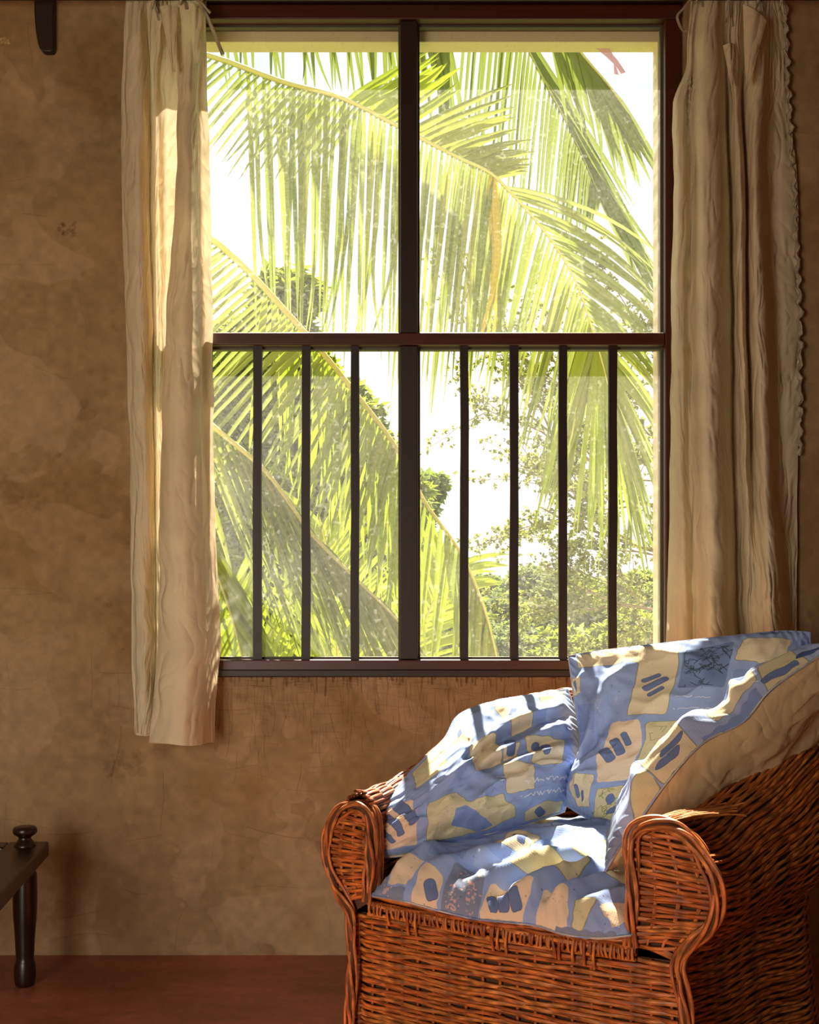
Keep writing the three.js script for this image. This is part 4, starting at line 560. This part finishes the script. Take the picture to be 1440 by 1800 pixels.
    patch([0.47, 0.12, 0.62, 0.12, 0.60, -0.02, 0.455, -0.02], 'pink'); bar(0.48, 0.08, 0.515, 0.03, 34); bar(0.522, 0.09, 0.55, 0.03, 36); bar(0.56, 0.085, 0.59, 0.035, 32);
    patch([0.645, 0.12, 0.73, 0.12, 0.765, 0.0, 0.645, -0.02], 'pink'); patch([0.76, 0.10, 0.82, 0.10, 0.80, 0.02, 0.77, 0.02], 'ecru'); patch([0.83, 0.09, 0.91, 0.17, 0.98, 0.10, 0.89, 0.03], 'pink'); patch([0.72, 0.02, 0.9, 0.02, 0.92, -0.05, 0.7, -0.05], 'slate', 4, 0); scribble(0.86, 0.9, 0.11, 'rgba(120,90,90,.7)', 8, 2);
    patch([0.20, 0.31, 0.34, 0.29, 0.34, 0.19, 0.22, 0.19], 'deep', 6, 0); patch([0.05, 0.48, 0.20, 0.48, 0.19, 0.23, 0.07, 0.23], 'cream'); patch([0.37, 0.48, 0.49, 0.46, 0.48, 0.34, 0.39, 0.33], 'cream'); oval(0.42, 0.42, 80, 70, 24); oval(0.455, 0.40, 80, 60, 22); patch([0.50, 0.47, 0.60, 0.47, 0.59, 0.38, 0.51, 0.38], 'deep', 6, 0.3);
    patch([0.52, 0.34, 0.72, 0.32, 0.70, 0.19, 0.50, 0.20], 'ecru'); patch([0.75, 0.46, 0.92, 0.44, 0.93, 0.26, 0.77, 0.26], 'cream'); patch([0.62, 0.52, 0.72, 0.52, 0.72, 0.39, 0.63, 0.38], 'ecru'); patch([0.36, 0.28, 0.46, 0.28, 0.46, 0.20, 0.37, 0.20], 'pale', 6, 0.2); patch([0.40, 0.62, 0.60, 0.62, 0.60, 0.53, 0.42, 0.53], 'pale', 6, 0.2); ink(0.46, 0.6, 0.54, 0.61, 9);
  }),
  leaning_cushion: clothPrint(53, ({ patch, bar, oval, scribble, ink, fleck }) => {
    patch([0, 0, 1, 0, 1, 0.8, 0, 0.8], 'pale', 2, 0);
    patch([0.02, 0.5, 0.16, 0.5, 0.15, 0.0, 0.04, 0.0], 'slate', 6, 0); patch([0.22, 0.12, 0.30, 0.12, 0.30, -0.02, 0.20, -0.02], 'ecru', 6, 0.3); patch([0.26, 0.5, 0.42, 0.5, 0.44, 0.0, 0.31, 0.0], 'cream', 6, 0.3); oval(0.36, 0.07, 20, 90, 36); oval(0.39, 0.10, 20, 90, 30); oval(0.30, 0.20, 20, 80, 30);
    patch([0.46, 0.02, 0.68, 0.06, 0.68, 0.0, 0.46, -0.04], 'deep', 6, 0); patch([0.50, 0.5, 0.72, 0.5, 0.70, 0.08, 0.52, 0.06], 'cream', 6, 0.4); oval(0.60, 0.2, 70, 90, 36); oval(0.66, 0.18, 70, 70, 30); oval(0.585, 0.36, 70, 70, 26);
    patch([0.72, 0.14, 0.82, 0.16, 0.84, -0.02, 0.70, -0.02], 'ecru', 6, 0.3); oval(0.76, 0.05, 10, 110, 44); patch([0.80, 0.5, 0.92, 0.5, 0.92, 0.14, 0.82, 0.14], 'blue', 6, 0.2); oval(0.87, 0.08, 20, 110, 60, '#4b5f92'); patch([0.93, 0.4, 1, 0.4, 1, 0.0, 0.93, 0.0], 'ecru', 6, 0.3);
  }),
};
const weaveBump = dataTex(256, 256, (u, v) => { const n = 0.55 * fbm(u * 12, v * 12, 301, 3) + 0.3 * (0.5 + 0.5 * Math.sin(u * 800)) * (0.5 + 0.5 * Math.sin(v * 800)) + 0.15 * fbm(u * 60, v * 60, 305, 2); return [n, n, n]; }, false);
const printed = (map) => PH({ map, bumpMap: weaveBump, bumpScale: 0.003, roughness: 0.9, sheen: 0.25, sheenRoughness: 0.6, specularIntensity: 0.3 });
const plainTan = PH({ color: lin(0.80, 0.62, 0.35), bumpMap: clothBump, bumpScale: 0.004, roughness: 0.95, specularIntensity: 0.25, transmission: 0.12, thickness: 0 });
// a stuffed cover over four edge curves (bottom, right, top, left); folds: [u0, v0, u1, v1, width, height]
function cushion(name, label, edges, o) {
  const [B, Rr, T, Lf] = edges.map((e) => spline(e)), t = thing(name, label, 'cushion', o.base.toArray(), 0), NU = 150, NV = 120;
  const coons = (u, v) => { const p = B.getPoint(u).multiplyScalar(1 - v).addScaledVector(T.getPoint(u), v).addScaledVector(Lf.getPoint(v), 1 - u).addScaledVector(Rr.getPoint(v), u); const c00 = B.getPoint(0), c10 = B.getPoint(1), c01 = T.getPoint(0), c11 = T.getPoint(1); return p.addScaledVector(c00, -(1 - u) * (1 - v)).addScaledVector(c10, -u * (1 - v)).addScaledVector(c01, -(1 - u) * v).addScaledVector(c11, -u * v); };
  const n = o.normal.clone().normalize(), seg = (u, v, f) => { const dx = f[2] - f[0], dy = f[3] - f[1], k = clamp(((u - f[0]) * dx + (v - f[1]) * dy) / (dx * dx + dy * dy)), e = Math.hypot(u - f[0] - dx * k, v - f[1] - dy * k); return f[5] * Math.exp(-((e / f[4]) ** 2)) * smooth(0, 0.25, k + 0.12) * smooth(0, 0.25, 1.12 - k); };
  const pu = o.pu ?? 2.6, prof2 = (x) => Math.pow(Math.max(0, 1 - Math.abs(2 * x - 1) ** pu), o.pq ?? 0.62);
  const surf = (dir, thick, wr) => (u, v) => {
    const k = prof2(u) * (o.pv ? Math.pow(Math.max(0, 1 - Math.abs(2 * v - 1) ** o.pv[0]), o.pv[1]) : prof2(v)), p = coons(u, v), edge = Math.min(1, 12 * Math.min(u, 1 - u, v, 1 - v));
    let h = thick * k * (0.92 + 0.3 * (fbm(u * 3 + o.seed, v * 3, o.seed, 2) - 0.5));
    const rid = (1 - Math.abs(2 * fbm(u * 4.2 + v * 1.6 + o.seed, v * 4.4 - u * 1.2, o.seed + 3, 3) - 1)) ** 3, fine = (1 - Math.abs(2 * fbm(u * 10 + v * 5, v * 8 - u * 4, o.seed + 7, 2) - 1)) ** 3;
    h += edge * wr * (0.030 * (rid - 0.3) + 0.009 * fine); if (dir > 0) for (const f of o.folds ?? []) h += edge * seg(u, v, f);
    const puck = (1 - edge) * 0.004 * Math.sin((u + v) * 120 + 4 * vnoise(u * 20, v * 20, 3));
    return p.addScaledVector(n, dir * (h + puck)).addScaledVector(o.slump ?? V(), k);
  };
  const arc = (line) => { const N = 160, s = [0]; let q = line(0); for (let i = 1; i <= N; i++) { const w = line(i / N); s.push(s[i - 1] + w.distanceTo(q)); q = w; } return (x) => { const k = Math.min(N - 1, Math.floor(x * N)); return lerp(s[k], s[k + 1], x * N - k) / s[N]; }; };
  const smoothFace = surf(1, o.front, 0), aU = arc((x) => smoothFace(x, 0.5)), aV = arc((x) => smoothFace(0.5, x)), uvf = (u, v) => [aU(u), aV(v)];   // cloth coordinates follow the cloth's own length
  const front = gridGeo(NU, NV, surf(1, o.front, o.wrinkle ?? 1), uvf), back = gridGeo(70, 60, surf(-1, o.back, o.backWrinkle ?? 0.3), uvf);
  const face = printed(PRINTS[name]); part('printed_face', local(front, t), face, t); part('plain_back', local(back, t), o.backMat ?? plainTan, t);
  const line = []; for (const [c, rev] of [[B, 0], [Rr, 0], [T, 1], [Lf, 1]]) for (let i = 0; i < 40; i++) line.push(c.getPoint(rev ? 1 - i / 40 : i / 40)); line.push(line[0].clone());
  part('seam', local(strandGeo(line, line.map(() => n), 0.0032, 0.0032, 6, 1), t), face, t);
  return t;
}
const CL = (x, y, z) => chair.localToWorld(V(x, y, z)), FW = (px, py, z) => chair.localToWorld(onFront(px, py, z));
const UPN = V(0, 1, 0).applyAxisAngle(V(1, 0, 0), 0).add(CL(0, 0, 0.35).sub(CL(0, 0, 0))).normalize();
{
  const fl = FW(650, 1574, 0.02), frt = FW(1108, 1644, 0.035), bl = CL(-0.375, 0.43, -0.62), br = CL(0.345, 0.43, -0.62);
  cushion('seat_cushion', 'crumpled blue and cream printed seat cushion lying flat on the wicker seat', [
    [fl, FW(700, 1582, 0.03), FW(768, 1600, 0.04), FW(834, 1615, 0.045), FW(883, 1620, 0.05), FW(946, 1628, 0.05), FW(990, 1642, 0.05), FW(1055, 1649, 0.045), frt],
    [frt, CL(0.365, 0.38, -0.2), CL(0.355, 0.42, -0.4), br], [bl, CL(0, 0.44, -0.64), br], [fl, CL(-0.38, 0.37, -0.2), CL(-0.378, 0.40, -0.42), bl]],
    { base: CL(0, 0.285, -0.3), normal: UPN, front: 0.125, back: 0.03, seed: 11, size: [0.80, 0.66], at: [0.18, 0.30], pu: 5, pq: 0.5, pv: [3, 0.6], wrinkle: 0.5, folds: [[0.2, 0.1, 0.42, 0.42, 0.046, 0.0262], [0.34, 0.05, 0.6, 0.4, 0.0403, 0.0309], [0.52, 0.03, 0.72, 0.34, 0.0403, 0.0286], [0.68, 0.04, 0.82, 0.3, 0.0345, 0.0262], [0.8, 0.04, 0.92, 0.26, 0.0345, 0.0214], [0.08, 0.08, 0.16, 0.28, 0.046, 0.0297], [0.3, 0.5, 0.75, 0.6, 0.0575, 0.0167], [0.28, 0.14, 0.5, 0.5, 0.0345, -0.0167], [0.44, 0.06, 0.64, 0.36, 0.0345, -0.0167], [0.61, 0.04, 0.77, 0.3, 0.0287, -0.0167]] });
}
{
  const bl = Q(666, 1508, 3.33), br = Q(992, 1426, 3.50), tl = Q(668, 1402, 3.42), tr = Q(998, 1212, 3.70);
  cushion('arm_cushion', 'plump blue and cream printed cushion slumped against the left wicker arm', [
    [bl, Q(720, 1502, 3.34), Q(780, 1486, 3.36), Q(860, 1466, 3.40), Q(930, 1448, 3.44), br],
    [br, Q(1004, 1380, 3.50), Q(1017, 1330, 3.55), Q(1016, 1270, 3.62), tr],
    [tl, Q(704, 1374, 3.46), Q(742, 1338, 3.50), Q(782, 1298, 3.56), Q(806, 1258, 3.62), Q(860, 1236, 3.66), Q(930, 1222, 3.70), tr],
    [bl, Q(660, 1455, 3.36), tl]],
    { base: Q(850, 1480, 3.4), normal: V(0.20, 0.50, 0.84), front: 0.135, back: 0.05, seed: 23, size: [0.56, 0.42], at: [0.62, 0.62], turn: -0.12, pu: 2.4, pq: 0.6, wrinkle: 0.7, folds: [[0.95, 0.85, 0.5, 0.62, 0.03, 0.022], [0.95, 0.7, 0.55, 0.5, 0.03, 0.020], [0.97, 0.55, 0.6, 0.4, 0.03, 0.016], [0.5, 0.9, 0.38, 0.5, 0.04, 0.02], [0.95, 0.78, 0.52, 0.56, 0.022, -0.016], [0.97, 0.62, 0.58, 0.45, 0.022, -0.014], [0.05, 0.1, 0.5, 0.08, 0.04, -0.012], [0.42, 0.6, 0.62, 0.3, 0.03, 0.014]] });
}
{
  const bl = Q(997, 1416, 3.46), br = Q(1215, 1470, 3.32), tl = Q(1000, 1153, 3.60), tr = Q(1424, 1112, 3.38);
  cushion('back_cushion', 'tall blue and cream printed back cushion standing upright before the right curtain', [
    [bl, Q(1030, 1436, 3.43), Q(1080, 1452, 3.39), br], [br, Q(1330, 1390, 3.34), Q(1420, 1250, 3.36), tr],
    [tl, Q(1060, 1144, 3.57), Q(1180, 1130, 3.51), Q(1300, 1117, 3.45), Q(1380, 1110, 3.41), tr],
    [bl, Q(1000, 1368, 3.48), Q(1020, 1318, 3.50), Q(1010, 1230, 3.56), tl]],
    { base: Q(1150, 1440, 3.35), normal: V(-0.45, 0.42, 0.79), front: 0.095, back: 0.05, seed: 37, size: [0.62, 0.52], at: [1.25, 0.35], turn: 0.06, pu: 2.6, pq: 0.6, wrinkle: 0.55, folds: [[0.05, 0.45, 0.30, 0.85, 0.04, 0.024], [0.04, 0.32, 0.22, 0.6, 0.035, -0.016], [0.02, 0.5, 0.2, 0.2, 0.05, 0.014]] });
}
{
  const n0 = Q(1064, 1532, 2.96), n1 = Q(1482, 1128, 3.04), f0 = Q(1128, 1480, 3.30), f1 = Q(1510, 1240, 3.36);
  cushion('leaning_cushion', 'printed cushion with a plain tan back, leaning over the right wicker arm', [
    [n0, Q(1090, 1488, 2.95), Q(1122, 1446, 2.95), Q(1172, 1376, 2.96), Q(1236, 1306, 2.98), Q(1308, 1268, 3.0), Q(1352, 1216, 3.01), Q(1430, 1160, 3.03), n1],
    [n1, Q(1500, 1180, 3.2), f1], [f0, Q(1230, 1440, 3.3), Q(1380, 1340, 3.32), f1], [n0, Q(1090, 1512, 3.12), f0]],
    { base: Q(1200, 1440, 3.1), normal: V(-0.62, 0.74, 0.10), front: 0.125, back: 0.085, seed: 53, size: [0.66, 0.42], at: [0.1, 1.2], turn: 0.2, pu: 2.6, pq: 0.6, wrinkle: 0.6, backWrinkle: 0.6, folds: [[0.3, 0.02, 0.36, 0.5, 0.03, 0.016], [0.5, 0.02, 0.56, 0.5, 0.035, 0.018], [0.66, 0.02, 0.70, 0.5, 0.03, 0.016]] });
}
renderer.render(scene, camera);
